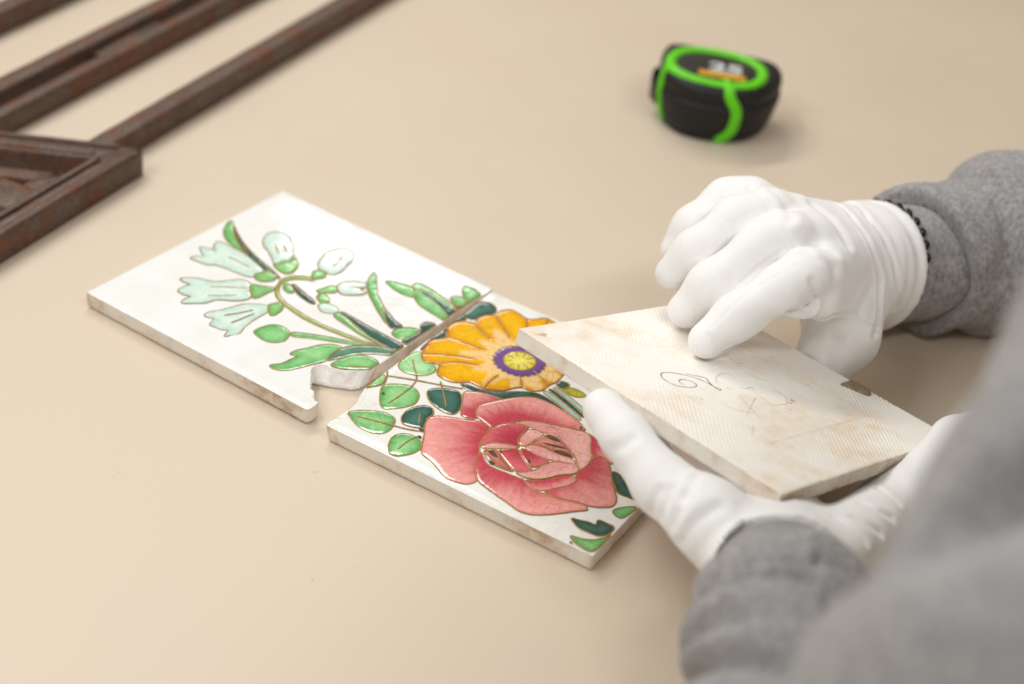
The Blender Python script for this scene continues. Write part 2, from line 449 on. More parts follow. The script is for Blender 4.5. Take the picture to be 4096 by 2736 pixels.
D2=[
('leaf','dark',[(-1.5,122.5),(-1.8,134.9),(1.3,140.6),(6.3,142.6),(11.1,140.4),(13.7,135.6),(11.2,131.2),(9.3,127.4),(8.6,122.4),(5.5,121.2)]),
('leaf','dark',[(1.1,92.5),(-1.0,104.2),(4.5,101.8),(6.0,98.5),(3.1,93.9),(2.4,88.4),(3.5,80.6),(1.9,80.7)]),
('leaf','dark',[(-0.2,103.7),(-0.8,112.8),(-1.3,122.7),(5.7,121.1),(3.0,116.1),(1.1,111.1),(2.5,105.1),(4.4,101.7)]),
('leaf','pale',[(2.0,61.0),(-0.2,68.8),(1.4,77.0),(3.2,79.9),(8.2,75.8),(13.5,74.5),(17.0,73.7),(19.3,70.1),(18.3,65.1),(14.5,61.3),(8.0,59.1)]),
('leaf','pale',[(-0.1,36.5),(-0.6,43.0),(-0.7,52.0),(3.3,49.6),(5.1,44.1),(3.3,40.0)]),
('leaf','leaf',[(5.3,14.6),(8.7,19.0),(14.3,23.6),(20.4,26.3),(26.4,25.6),(28.9,21.6),(30.3,16.3),(29.2,11.5),(25.0,8.8),(20.3,8.0),(15.1,9.1),(9.4,12.0)]),
('leaf','leaf',[(7.8,38.6),(5.8,42.9),(7.7,46.6),(12.5,50.2),(17.2,52.5),(22.3,50.7),(25.7,47.1),(27.2,40.9),(25.2,35.9),(21.4,31.1),(17.6,27.1),(12.6,31.3)]),
('leaf','leaf',[(37.2,4.4),(34.0,10.7),(34.2,15.6),(37.7,19.3),(43.2,20.1),(47.7,17.5),(49.9,13.1),(48.5,7.5),(45.1,2.5),(40.7,1.2)]),
('leaf','dark',[(26.1,52.3),(25.5,56.2),(29.1,60.2),(33.6,62.9),(38.5,63.8),(42.7,59.7),(46.5,53.0),(47.3,46.4),(43.2,44.5),(37.3,45.3),(31.8,47.0)]),
('leaf','dark',[(28.3,27.2),(26.9,33.4),(28.2,39.2),(31.5,43.5),(35.8,43.9),(39.2,39.8),(38.0,35.7),(40.3,31.0),(41.9,27.3),(37.2,24.9),(31.9,23.7)]),
('leaf','dark',[(33.7,70.1),(38.5,71.7),(45.4,72.2),(53.4,76.4),(60.1,82.7),(68.0,88.5),(74.7,88.4),(85.0,85.7),(95.8,81.9),(102.4,79.3),(95.4,80.5),(84.0,83.7),(76.7,84.3),(70.1,83.7),(64.2,78.8),(58.5,72.4),(50.2,70.3),(42.1,67.6),(38.1,67.6)]),
('stem','sky',[(70.3,90.6),(71.2,93.4),(82.0,90.1),(97.3,84.5),(97.7,81.6),(83.9,86.8)]),
('stem','dark',[(71.2,94.2),(72.6,96.2),(83.7,93.1),(97.3,87.6),(97.6,84.7),(83.8,90.0)]),
('stem','sky',[(72.6,97.0),(73.8,98.8),(83.6,96.3),(96.9,91.2),(97.2,88.3),(84.0,93.3)]),
('leaf','dark',[(72.1,100.8),(72.9,105.5),(78.1,105.7),(78.5,101.9),(75.9,98.9)]),
('leaf','yellowleaf',[(76.5,98.6),(79.2,103.7),(84.2,104.5),(90.3,102.7),(87.4,98.7),(83.8,97.3)]),
('leaf','dark',[(128.8,57.6),(132.5,59.1),(141.2,53.5),(150.9,46.0),(144.6,45.8),(140.0,44.8),(133.8,51.6)]),
('leaf','leaf',[(143.8,32.5),(145.5,36.9),(149.5,41.1),(152.3,43.0),(150.7,30.3),(146.8,30.2)]),
('leaf','dark',[(130.7,16.2),(135.9,17.4),(139.7,19.1),(143.4,18.7),(141.3,23.1),(146.0,23.5),(150.9,23.5),(151.0,17.1),(148.0,12.7),(142.8,12.3),(137.5,12.0)]),
('leaf','leaf',[(136.6,5.4),(142.2,6.5),(147.6,9.2),(151.2,15.2),(152.5,18.6),(151.7,2.2),(146.6,1.5),(141.5,2.4)]),
('petal','rose',[(38.7,36.2),(40.3,39.8),(46.6,43.4),(53.2,46.6),(58.4,49.4),(61.1,50.5),(66.6,49.4),(67.4,42.4),(69.4,33.6),(72.6,30.3),(74.7,23.2),(78.5,16.3),(84.2,11.0),(81.8,5.6),(75.7,3.5),(71.0,3.1),(65.7,5.9),(59.3,9.2),(54.3,10.2),(51.1,11.5),(46.8,19.7),(43.4,25.9),(39.8,30.5)]),
('petal','rose',[(39.9,64.9),(41.8,67.4),(48.0,70.9),(58.0,72.5),(54.6,66.1),(52.4,60.3),(54.2,54.7),(58.1,50.1),(50.3,46.7),(46.5,53.3),(42.8,59.8)]),
('petal','rose',[(104.5,76.4),(110.4,75.2),(116.2,72.4),(123.2,67.7),(127.7,62.5),(125.3,62.5),(119.9,63.9),(117.1,60.4),(112.0,67.4),(109.2,74.1)]),
('petal','rose',[(53.9,54.7),(51.6,60.2),(54.7,66.0),(59.1,72.9),(63.9,79.4),(69.7,84.2),(76.3,84.9),(83.7,84.5),(93.8,81.9),(100.7,79.4),(104.2,76.9),(99.5,74.9),(89.6,71.3),(78.6,66.9),(74.3,62.6),(69.8,55.9),(67.5,48.6),(60.9,50.8),(57.0,51.5)]),
('petal','rose',[(84.3,10.6),(78.3,16.4),(74.6,23.4),(72.8,31.0),(76.8,26.7),(80.8,23.9),(86.7,23.7),(92.0,24.5),(96.0,24.8),(100.4,25.6),(103.5,22.6),(107.7,21.8),(112.1,22.6),(118.1,23.3),(123.6,25.0),(127.4,26.7),(132.6,27.6),(135.3,25.7),(130.6,21.1),(126.0,15.4),(121.2,10.1),(115.8,5.8),(110.0,4.6),(103.2,6.5),(96.9,7.6),(90.3,9.0)]),
('petal','rose',[(111.8,23.0),(114.8,28.9),(118.3,33.9),(120.4,39.8),(117.6,43.9),(117.3,47.9),(118.4,53.2),(117.4,59.9),(119.7,64.3),(124.6,63.2),(129.0,57.8),(133.9,50.3),(139.6,43.7),(142.5,39.2),(142.7,34.9),(139.1,31.3),(134.4,28.3),(128.5,27.5),(123.3,25.4),(117.1,23.7)]),
('petal','deeprose',[(70.4,32.9),(67.8,40.1),(67.3,49.0),(69.6,56.3),(76.1,61.0),(81.1,61.6),(80.9,53.5),(82.7,47.5),(86.1,45.1),(80.3,43.3),(73.8,40.1),(71.1,35.0)]),
('petal','palerose',[(73.7,61.8),(78.2,67.4),(89.3,71.9),(99.5,74.9),(104.6,76.5),(108.5,75.1),(112.2,67.6),(117.4,59.9),(118.1,52.9),(116.9,47.6),(113.0,53.1),(109.0,57.2),(102.7,60.9),(96.9,63.7),(89.9,62.5),(83.1,62.2),(76.1,61.1)]),
('petal','palerose',[(81.9,48.6),(80.7,53.7),(81.5,60.0),(84.9,62.1),(90.4,61.7),(88.3,55.1),(87.9,50.2),(86.3,45.9)]),
('petal','eye',[(88.0,50.4),(88.2,55.3),(90.2,61.8),(96.7,63.9),(103.7,60.6),(110.9,54.4),(107.0,53.3),(101.0,52.1),(94.1,52.4),(89.8,51.1)]),
('petal','palerose',[(87.2,47.0),(89.7,51.4),(94.3,52.2),(101.1,51.9),(107.1,53.1),(111.8,53.3),(113.8,50.9),(108.5,47.9),(102.8,46.3),(96.0,45.1),(90.9,45.3)]),
('petal','palerose',[(70.4,32.9),(70.7,38.2),(74.9,42.4),(80.6,44.1),(86.5,44.9),(81.9,40.7),(76.9,36.6),(73.0,33.4)]),
('petal','eye',[(73.0,32.4),(77.6,36.9),(82.1,33.9),(87.3,31.0),(93.8,27.3),(90.9,26.4),(86.4,25.6),(81.3,25.7),(76.9,28.3)]),
('petal','deeprose',[(78.3,36.7),(85.6,44.2),(89.3,39.9),(95.1,35.9),(100.4,34.1),(96.4,29.5),(93.1,28.2),(88.5,30.2),(83.3,33.2)]),
('petal','deeprose',[(86.2,44.7),(90.8,45.5),(96.1,45.0),(102.8,45.5),(101.2,40.6),(99.1,35.9),(94.5,36.6),(89.9,40.0)]),
('petal','palerose',[(93.5,27.1),(97.8,29.9),(100.8,34.5),(101.4,40.3),(104.3,46.6),(108.2,48.3),(114.2,51.1),(117.1,48.0),(116.7,43.9),(111.6,39.7),(108.6,33.8),(104.8,29.2),(100.4,27.0)]),
('petal','rose',[(100.3,25.6),(105.1,28.7),(108.9,33.3),(111.9,39.3),(116.9,43.6),(120.2,40.3),(118.1,34.3),(114.6,29.3),(110.8,23.4),(106.0,23.2),(102.6,23.9)]),
('flower','yellow',[(6.1,76.6),(3.8,81.5),(3.5,86.2),(1.8,88.2),(2.3,92.8),(5.7,96.5),(7.2,99.8),(2.7,104.6),(1.3,110.8),(3.1,116.0),(7.2,118.8),(11.0,119.6),(9.0,125.2),(10.7,130.7),(14.5,132.9),(14.4,139.1),(18.3,144.7),(24.6,143.1),(29.5,141.5),(33.3,144.5),(36.4,150.1),(42.5,148.8),(49.3,147.3),(55.1,143.6),(60.2,133.7),(66.0,127.4),(66.3,119.5),(70.6,112.3),(71.9,104.1),(69.8,97.0),(70.2,92.1),(66.0,87.3),(60.2,87.7),(56.9,82.9),(55.2,79.1),(50.7,76.1),(46.5,73.9),(42.4,73.7),(38.0,74.0),(35.3,71.7),(31.9,68.2),(26.9,67.2),(21.8,68.2),(19.4,71.7),(18.2,75.8),(15.7,76.4),(12.0,73.3),(9.0,73.4)]),
]
LINES1=[[(28.6,76.1),(35.9,76.6),(44.0,76.2)],[(17.3,76.1),(20.3,75.6)],[(42.2,47.3),(47.2,51.9),(53.8,57.4),(57.4,59.8)],[(47.2,40.3),(52.7,45.2),(58.1,51.0)],[(66.3,32.6),(69.9,38.4),(73.7,46.7)],[(38.0,103.6),(46.0,97.6)],[(41.2,106.8),(47.5,102.6)],[(69.6,124.6),(74.6,115.6),(75.8,108.3)],[(73.7,30.0),(75.0,36.5),(76.4,44.7)],[(142.2,41.4),(146.1,45.0),(151.4,48.7)],[(95.9,99.6),(102.4,103.5)]]
LINES2=[[(7.5,99.8),(16.7,100.9),(27.0,102.0)],[(6.1,78.7),(15.6,86.1),(27.9,91.7)],[(17.2,77.3),(23.7,84.8),(32.8,88.5)],[(11.2,119.3),(18.5,115.2),(24.8,113.4)],[(15.2,133.0),(24.7,126.2),(32.0,121.0)],[(29.9,140.9),(36.6,130.7),(40.8,121.4)],[(38.3,149.7),(42.9,136.0),(45.8,122.8)],[(60.2,133.7),(57.7,124.6),(53.6,117.0)],[(66.3,119.5),(61.6,115.5),(56.4,112.4)],[(69.8,97.0),(63.4,100.8),(56.9,103.4)],[(60.3,87.5),(56.6,92.5),(53.9,95.5)],[(46.5,73.9),(45.2,80.3),(45.6,88.5)],[(2.8,51.2),(16.9,57.8),(28.2,62.1),(38.4,66.8)],[(0.5,54.5),(3.4,50.4),(6.1,44.2),(0.3,35.8)],[(4.4,71.1),(9.2,65.8),(16.3,58.6),(17.5,51.8)],[(11.1,14.5),(19.9,17.1),(28.6,19.8),(35.3,21.5),(41.3,24.2)],[(16.8,32.5),(17.6,40.3),(17.7,51.8)],[(40.6,48.4),(34.3,55.9),(28.8,61.9),(26.1,64.6)],[(37.9,29.0),(33.5,36.1)],[(41.5,6.5),(41.5,13.9),(43.4,21.1)]]
BROWN=[[(75.1,32.7),(77.1,35.0),(82.4,31.3),(79.8,30.6),(77.2,31.4)],[(79.4,26.7),(81.0,27.5),(83.8,26.7),(83.3,25.1),(81.4,24.9)],[(79.6,36.3),(80.9,37.1),(81.9,36.0),(80.8,35.1)],[(90.4,61.4),(92.5,62.2),(96.7,62.3),(99.0,61.2),(96.2,60.1),(92.7,59.8)],[(91.1,54.7),(96.5,56.9),(100.7,58.4),(104.2,58.7),(101.5,57.0),(96.5,55.4)],[(99.4,53.3),(102.3,55.7),(106.3,56.0),(109.5,54.7),(106.0,53.5),(102.3,52.7)],[(93.5,38.9),(94.3,40.3),(96.4,38.3),(96.1,36.7)],[(40.0,25.4),(41.9,27.0),(43.5,25.3),(41.9,23.9)],[(42.7,20.8),(44.4,21.9),(45.6,20.2),(44.5,19.3)],[(139.2,1.5),(140.7,2.1),(141.3,0.6),(140.2,0.4)],[(9.1,38.0),(10.4,38.8),(11.4,37.2),(10.2,36.6)],[(99.8,77.9),(101.3,78.4),(102.1,76.2),(101.0,76.3)],[(103.0,38.3),(104.0,38.8),(104.5,37.5),(103.7,37.1)]]
STROKE=[[(53.5,92.2),(61.8,86.3),(60.0,84.0),(57.9,80.6),(56.5,74.2),(59.4,75.2),(57.2,78.5),(57.5,82.5),(55.4,88.0),(49.1,94.3),(41.4,97.2),(37.3,95.6),(34.8,90.9),(35.9,85.3),(42.4,81.5),(47.8,81.1),(50.0,84.0),(48.2,88.1),(44.2,89.2),(41.4,87.3),(42.0,84.5)]]
FAINT=[[(62.9,80.5),(67.3,84.8),(74.9,87.0),(80.8,85.8),(79.3,82.5)],[(90.9,84.1),(93.2,76.9),(96.6,73.8)],[(45.2,63.4),(50.1,56.4),(57.1,52.9)],[(64.2,68.5),(58.9,59.4),(54.9,49.3)],[(71.4,63.7),(61.0,58.8),(49.6,53.4)],[(90.7,66.5),(91.7,60.7),(87.5,55.6),(83.6,53.6),(72.8,55.3)],[(75.4,63.5),(72.8,55.3)],[(63.8,75.8),(66.4,73.3)],[(73.5,74.0),(74.0,71.1),(80.1,72.2),(78.4,69.9)],[(97.3,97.7),(93.9,91.8),(99.5,91.4)],[(43.1,45.2),(34.3,39.6)]]
MORTAR=[(140.0,58.9),(152.0,59.3),(154.9,59.9),(155.8,56.2),(154.9,51.0),(151.8,46.5),(147.5,44.3),(144.2,44.6),(141.0,52.2),(139.1,56.7)]
B1=[(150.7,0.9),(151.4,2.4),(151.5,4.3),(151.4,6.1),(151.3,8.8),(150.0,9.4),(148.4,9.3),(145.7,12.2),(143.3,14.6),(141.3,14.9),(138.5,17.7)]
B1T=[(129.8,28.6),(129.9,31.5),(131.1,34.5),(133.9,35.7),(136.7,35.2),(139.4,36.6),(142.6,37.3),(145.9,39.7),(149.0,43.3),(151.5,45.8),(151.9,49.5),(151.9,52.8)]
B1B=[(131.5,27.1),(133.4,27.9),(135.6,28.9),(138.4,30.1),(141.2,31.4),(143.6,33.1),(146.1,34.6),(148.9,35.9),(150.9,37.1),(151.1,38.3)]
B2=[(3.9,-0.1),(3.7,2.8),(3.7,5.7),(4.7,7.2),(4.0,9.9),(4.5,13.0),(4.5,15.4),(5.2,16.6),(4.9,20.3),(4.2,22.5),(4.6,23.5),(3.4,26.5),(2.0,29.8),(1.0,33.2),(-0.1,36.4)]
RH={
 'wrist':np.array([(179.7,39.4,52.1)]),
 'cuff':np.array([(188.5,51.5,43.2)]),
 'arm':np.array([(222.5,73.5,40.0),(243.5,84.3,39.9),(267.1,97.0,40.8),(331.3,139.6,41.3)]),
 'index':np.array([(146.4,-29.2,84.6),(125.0,-51.9,85.0),(105.3,-63.2,73.7),(91.6,-72.6,63.9)]),
 'middle':np.array([(139.9,-9.6,90.3),(114.7,-25.7,91.5),(92.5,-40.2,75.4),(82.7,-42.2,60.0)]),
 'ring':np.array([(132.9,10.1,89.1),(104.2,-3.2,92.6),(84.7,-16.5,78.3),(76.2,-17.9,65.7)]),
 'pinky':np.array([(125.5,28.2,81.9),(101.1,24.6,87.3),(84.7,12.4,76.3),(78.7,8.0,64.6)]),
 'thumb':np.array([(167.8,7.9,48.4),(167.0,-16.3,41.2),(153.6,-29.8,18.8),(141.4,-49.8,17.9)]),
 'flap':np.array([(137.9,-37.4,81.4),(141.6,-41.9,80.0),(143.2,-45.8,77.9),(143.3,-49.4,76.2),(141.6,-51.7,74.5),(138.2,-53.4,73.8),(133.5,-55.3,74.6),(128.9,-56.8,75.9)]),
}
LH={
 'wrist':np.array([(118.0,-227.0,60.1)]),
 'cuff':np.array([(115.2,-247.3,67.6)]),
 'thumb':np.array([(89.2,-204.3,63.3),(70.7,-185.4,62.7),(53.4,-162.4,68.7),(43.0,-144.7,69.5)]),
 'index':np.array([(99.4,-143.0,39.8),(83.6,-97.3,35.9),(74.8,-69.4,34.5),(70.1,-52.1,32.6)]),
 'middle':np.array([(113.0,-124.5,32.5),(96.1,-80.1,30.0),(87.4,-52.2,28.7),(79.7,-33.6,27.0)]),
 'ring':np.array([(132.8,-111.1,26.2),(120.2,-67.9,23.3),(113.1,-42.6,22.2),(106.3,-26.1,20.9)]),
 'pinky':np.array([(180.6,-141.6,27.7),(195.7,-134.5,49.5),(205.9,-121.2,57.4),(217.0,-104.1,51.8)]),
 'arm':np.array([(111.6,-295.5,85.6),(108.9,-352.5,99.7),(123.5,-430.6,100.3),(148.2,-430.7,210.6),(176.0,-390.7,262.4),(233.3,-312.3,310.3)]),
}
CREASE_R=[
([(118.9,2.0,108.2),(124.0,-1.0,106.7),(127.7,-3.6,103.3),(126.5,-23.0,107.4)],2.4,1.0),
([(110.2,17.4,98.5),(112.9,-0.5,106.8),(116.9,-5.1,105.8),(119.0,-8.9,102.7)],2.0,0.9),
([(141.3,8.2,100.6),(148.9,1.6,98.5),(155.0,-7.6,95.8),(159.0,-13.9,92.2)],2.6,1.3),
([(133.9,-40.9,100.9),(139.5,-44.6,100.1),(149.8,-41.2,91.8)],3.0,1.0),
([(133.0,-28.7,102.1),(141.6,-26.5,97.2),(149.0,-29.7,96.4)],2.8,0.8),
([(158.1,32.7,89.2),(165.5,13.5,91.0),(174.7,1.8,83.1),(182.5,-2.6,67.6),(183.5,-14.1,55.5),(180.3,-28.2,50.9)],1.8,1.6),
([(168.0,47.2,83.0),(174.8,25.5,86.5),(185.1,15.4,78.6),(192.9,8.4,63.3),(197.8,13.0,42.1)],1.6,1.4),
([(148.1,-45.2,66.4),(154.6,-43.2,68.2),(166.6,-29.8,61.7),(172.7,-27.4,58.5),(181.1,-24.9,52.9),(183.7,-24.0,49.6)],0.9,1.2),
([(141.1,-51.5,81.5),(142.4,-53.1,76.8),(139.8,-55.6,74.2),(135.3,-57.5,75.7),(128.5,-62.6,79.0)],1.3,1.3),
([(137.8,-54.6,92.6),(140.7,-53.8,86.8),(141.9,-50.4,78.9)],1.8,1.1),
([(160.1,-38.7,32.1),(161.3,-37.0,39.5),(161.1,-34.8,47.3)],3.0,1.4),
([(170.4,-26.5,61.6),(171.9,-21.5,64.7),(176.0,-13.0,66.0)],2.4,0.8),
([(130.4,-32.7,96.9),(124.7,-34.6,95.7),(119.2,-37.4,93.3),(112.0,-40.0,86.6),(107.1,-43.3,81.1),(100.5,-64.6,84.9)],0.7,0.8),
([(129.6,-51.4,98.1),(120.9,-57.2,95.1),(112.9,-59.4,89.6),(105.1,-66.6,85.9),(97.9,-72.2,79.8),(91.7,-76.3,72.9)],0.6,0.5),
([(114.5,-23.7,104.7),(108.2,-26.0,102.3),(101.1,-27.5,94.9),(93.6,-34.5,88.8),(85.8,-45.0,83.9)],0.6,0.5),
([(90.4,-78.0,70.9),(93.7,-79.0,70.2),(97.5,-79.5,66.7)],0.7,0.6),
]
CREASE_L=[
([(76.6,-206.9,75.8),(78.9,-203.3,78.2),(83.0,-194.5,78.5)],2.0,1.3),
([(69.5,-204.9,62.8),(71.0,-203.5,70.4),(71.9,-200.7,73.3)],2.2,1.2),
([(74.3,-213.3,65.6),(76.3,-210.4,73.6),(77.8,-206.9,76.8)],2.4,1.2),
([(77.6,-217.2,60.9),(81.0,-217.9,71.5),(85.4,-216.5,76.0),(90.2,-213.9,78.7)],2.4,1.2),
([(66.1,-199.6,59.6),(66.4,-199.8,66.6),(67.7,-198.3,70.6)],1.8,1.0),
([(48.2,-173.7,70.2),(52.5,-175.4,73.8),(55.5,-173.8,76.5)],2.0,0.7),
([(150.1,-193.0,64.7),(156.0,-193.9,62.8),(161.8,-193.4,58.8)],2.0,1.2),
([(156.2,-174.7,58.4),(163.0,-178.5,58.1),(169.7,-177.1,54.4)],1.8,1.1),
([(166.9,-153.0,50.7),(170.9,-158.8,52.3),(175.0,-162.6,51.4)],1.6,1.0),
([(140.6,-198.7,68.0),(147.1,-203.3,67.6),(152.8,-207.1,64.6)],2.0,1.0),
]
# ------------------------------------------------------------------ table
def box(lo, hi):
    (a, b, c), (d, e, f) = lo, hi
    V = [(a, b, c), (d, b, c), (d, e, c), (a, e, c), (a, b, f), (d, b, f), (d, e, f), (a, e, f)]
    F = [(3, 2, 1, 0), (4, 5, 6, 7), (0, 1, 5, 4), (1, 2, 6, 5), (2, 3, 7, 6), (3, 0, 4, 7)]
    return V, F
V, F = box((-1300, -900, -32), (470, 1300, 0))
tb = add('table_top', V, F, M['table'], smooth=False)
props(tb, 'wide beige laminate table top under the tiles', 'table', kind='structure')

# ------------------------------------------------------------------ tiles
S, TH = 152.4, 9.21
COLOURS = {   # centre, rim, width of the darker rim in mm
    'leaf': ((160, 218, 148), (76, 164, 84), 3.0), 'pale': ((196, 236, 184), (120, 205, 115), 3.0),
    'dark': ((72, 124, 110), (24, 66, 60), 3.0), 'grey': ((112, 160, 132), (62, 104, 88), 3.0),
    'bell': ((226, 242, 232), (186, 218, 204), 2.6), 'calyx': ((152, 212, 138), (104, 172, 92), 2.4),
    'olive': ((170, 190, 120), (128, 150, 72), 1.2), 'sky': ((186, 226, 214), (140, 190, 178), 1.5),
    'yellowleaf': ((206, 200, 66), (140, 150, 40), 3.0),
    'rose': ((242, 168, 160), (198, 68, 86), 3.0), 'deeprose': ((222, 110, 118), (182, 54, 74), 3.0),
    'palerose': ((240, 184, 176), (214, 124, 126), 3.5), 'eye': ((222, 150, 128), (150, 60, 60), 2.5),
    'yellow': ((250, 204, 20), (224, 148, 0), 3.0), 'purple': ((122, 84, 150), (96, 58, 110), 1.2),
    'heart': ((238, 226, 110), (206, 190, 30), 2.2), 'brown': ((92, 74, 60), (70, 54, 44), 1.0),
}
ROSE = np.array([86.0, 50.0])
class Tile:
    def __init__(s, ox, oy, a, tilt=0.0): s.o = np.array([ox, oy]); s.c, s.s = math.cos(a), math.sin(a); s.tilt = tilt
    def w(s, p, z):
        p = np.asarray(p, float); z = np.broadcast_to(np.asarray(z, float), (len(p),))
        return np.stack([s.o[0] + s.c * p[:, 0] - s.s * p[:, 1], s.o[1] + s.s * p[:, 0] + s.c * p[:, 1], z + s.tilt * p[:, 0]], 1)

def tube_line(p, r, closed, z0, tile, h=None):
    """raised half-round slip line lying on the glaze"""
    p = resample(p, 0.9, closed)
    n = len(p)
    if n < 3: return None
    if closed: tg = np.roll(p, -1, 0) - np.roll(p, 1, 0)
    else: tg = np.gradient(p, axis=0)
    tg /= np.linalg.norm(tg, axis=1)[:, None] + 1e-9
    nr = np.stack([-tg[:, 1], tg[:, 0]], 1)
    rr = r * (1 + 0.22 * vnoise(np.c_[p, np.zeros(n)], 0.35, 3) + 0.12 * vnoise(np.c_[p, np.zeros(n)], 1.1, 5))
    if not closed: rr[[0, -1]] *= 0.5
    prof = [(-1.0, 0.0), (-0.72, 0.62), (0.0, 0.95), (0.72, 0.62), (1.0, 0.0)]
    V = []
    for u, q in prof:
        V.append(tile.w(p + nr * (rr * u)[:, None], z0 - 0.05 + q * rr * (h or 0.8)))
    V = np.stack(V, 1).reshape(-1, 3)
    F = []
    for i in range(n if closed else n - 1):
        j = (i + 1) % n
        for k in range(4):
            F.append((i * 5 + k, i * 5 + k + 1, j * 5 + k + 1, j * 5 + k))
    return V, [f[::-1] for f in F]

def area(name, col, poly, tile, layer, parent, mat, outline=True, lw=0.42, smooth=2):
    pl = np.clip(chaikin(poly, smooth), 0.6, S - 0.6)
    pl = resample(pl, 0.8, True)
    v, f, d = fill(pl, 0.95)
    c0, c1, wd = COLOURS[col]
    k = np.exp(-(d / wd) ** 1.1)
    P3 = np.c_[v, np.full(len(v), layer * 3.7)]
    streak = vnoise(P3 * (1, 1, 1), 0.22, layer) * 0.22 + vnoise(P3, 0.7, layer + 3) * 0.10
    k = np.clip(k + streak, 0, 1)[:, None]
    c = lin(c0) * (1 - k) + lin(c1) * k
    if col in ('rose', 'deeprose', 'palerose'):
        rd = np.linalg.norm(v - ROSE, axis=1)
        rd = (rd - rd.min()) / (np.ptp(rd) + 1e-6)
        aa = np.arctan2(v[:, 1] - ROSE[1], v[:, 0] - ROSE[0])
        fine = vnoise(np.c_[aa * 26, rd * 3.0, np.full(len(v), layer * 2.0)], 1.0, layer + 9)
        t = np.clip(1.25 * rd - 0.12 + 0.16 * fine + 0.22 * vnoise(P3, 0.07, layer + 4), 0, 1)
        t = (t * t * (3 - 2 * t))[:, None]
        amt = 0.55 if col == 'palerose' else 1.0
        deep = lin(c1) * amt + lin(c0) * (1 - amt)
        c = deep * (1 - t) + lin(c0) * t
        pool = 0.45 * np.exp(-d / 0.9)[:, None]
        c = c * (1 - pool) + lin(c1) * pool
    z = TH + 0.05 + 0.05 * layer + 0.14 * (1 - np.exp(-d / 0.9))
    o = add(name, tile.w(v, z), f, mat, parent, cols=c)
    if outline:
        V, F = tube_line(pl, lw, True, TH + 0.05 * layer, tile)
        add('outline', V, F, M['line'], o)
    return o

def tile_body(tile, top, bot, brk, parent, glaze_mat, name_body='clay_body'):
    """slab between two outlines; brk marks broken stretches"""
    top = np.asarray(top, float); bot = np.asarray(bot, float); brk = np.asarray(brk, bool)
    n = len(top)
    levels = [(0.0, 0.0), (0.11, 0.16), (0.25, 0.34), (0.45, 0.52), (0.65, 0.70), (0.82, 0.86), (1.0, 1.0)]
    V = []; F = []; mi = []
    cen = top.mean(0)
    for li, (q, s) in enumerate(levels):
        p = bot * (1 - s) + top * s
        z = np.full(n, q * (TH - 0.45))
        P3 = np.c_[p, z]
        amp = np.where(brk, 1.0, 0.12) * (0 if li in (0, len(levels) - 1) else 1)
        p = p + np.stack([vnoise(P3, 0.45, 1), vnoise(P3, 0.45, 2)], 1) * amp[:, None]
        z = z + np.where(brk, 0.5, 0.0) * vnoise(P3, 0.5, 4) * (0 if li in (0, len(levels) - 1) else 1)
        if li == 0:
            dv = p - cen; p = p - dv / np.linalg.norm(dv, axis=1)[:, None] * 1.7
        V.append(tile.w(p, z))
    for l in range(len(levels) - 1):
        for i in range(n):
            j = (i + 1) % n
            F.append((l * n + i, l * n + j, (l + 1) * n + j, (l + 1) * n + i))
            mi.append(1 if (brk[i] and brk[j]) else 0)
    V = np.vstack(V)
    F.append(tuple(range(n))[::-1]); mi.append(0)
    add(name_body, V, F, [M['edge'], M['fracture']], parent, cols=None, midx=mi)
    # glazed face with a rounded rim
    tg = np.roll(top, -1, 0) - np.roll(top, 1, 0)
    tg /= np.linalg.norm(tg, axis=1)[:, None] + 1e-9
    inn = np.stack([-tg[:, 1], tg[:, 0]], 1)
    r1 = top + inn * 0.12; r2 = top + inn * 0.75
    v, f, d = fill(r2, 2.2, 0.8)
    zz = TH + 0.05 * vnoise(np.c_[v, np.zeros(len(v))], 0.08, 6) - 0.25 * np.exp(-d / 0.8)
    GV = np.vstack([tile.w(top, TH - 0.45), tile.w(r1, TH - 0.12), tile.w(v, zz)])
    GF = []
    key = {(round(a, 4), round(b, 4)): i for i, (a, b) in enumerate(v.tolist())}
    ids = [2 * n + key.get((round(a, 4), round(b, 4)), 0) for a, b in r2.tolist()]
    for i in range(n):
        j = (i + 1) % n
        GF.append((i, j, n + j, n + i)); GF.append((n + i, n + j, ids[j], ids[i]))
    GF += [[q + 2 * n for q in t] for t in f]
    return add('glaze', GV, GF, glaze_mat, parent)

def dense(pts, brks, step=3.0):
    """subdivide an outline; brks[i] says whether edge i -> i+1 is broken"""
    out, fl = [], []
    n = len(pts)
    for i in range(n):
        a, b = np.array(pts[i], float), np.array(pts[(i + 1) % n], float)
        k = max(1, int(np.linalg.norm(b - a) / (0.9 if brks[i] else step)))
        for q in range(k):
            out.append(a + (b - a) * q / k); fl.append(brks[i] or (q == 0 and brks[i - 1]))
    return np.array(out), np.array(fl)

# --- the tile with the bell flowers
T1 = Tile(-223.657, -15.982, -0.54661, 0.5 / 152.4)
t1 = thing('broken_tile', [*T1.w([[76, 76]], 0)[0][:2], 0], 'white glazed tile with pale bell flowers and a broken corner, lying flat', 'tile')
topc = [(0, 0)] + B1 + [(134.2, 23.0)] + B1T + [(S, 56.0), (S, S), (0, S)]
bb = [(px - 0.6, py + 0.1) for px, py in B1]
bb[0] = B1[0]; bb[1] = B1[1]; bb[2] = B1[2]; bb[3] = B1[3]
nb = len(B1T)
bl = np.array(B1B, float)
bres = resample(bl, np.linalg.norm(np.diff(bl, axis=0), axis=1).sum() / (nb - 3))[:nb - 2]
botc = [(0, 0)] + bb + [(133.6, 23.4)] + [tuple(q) for q in bres]
while len(botc) < 1 + len(B1) + 1 + nb: botc.append((S - 0.4, 40.5 + 2.2 * (len(botc) - len(B1) - nb)))
botc += [(S, 56.0), (S, S), (0, S)]
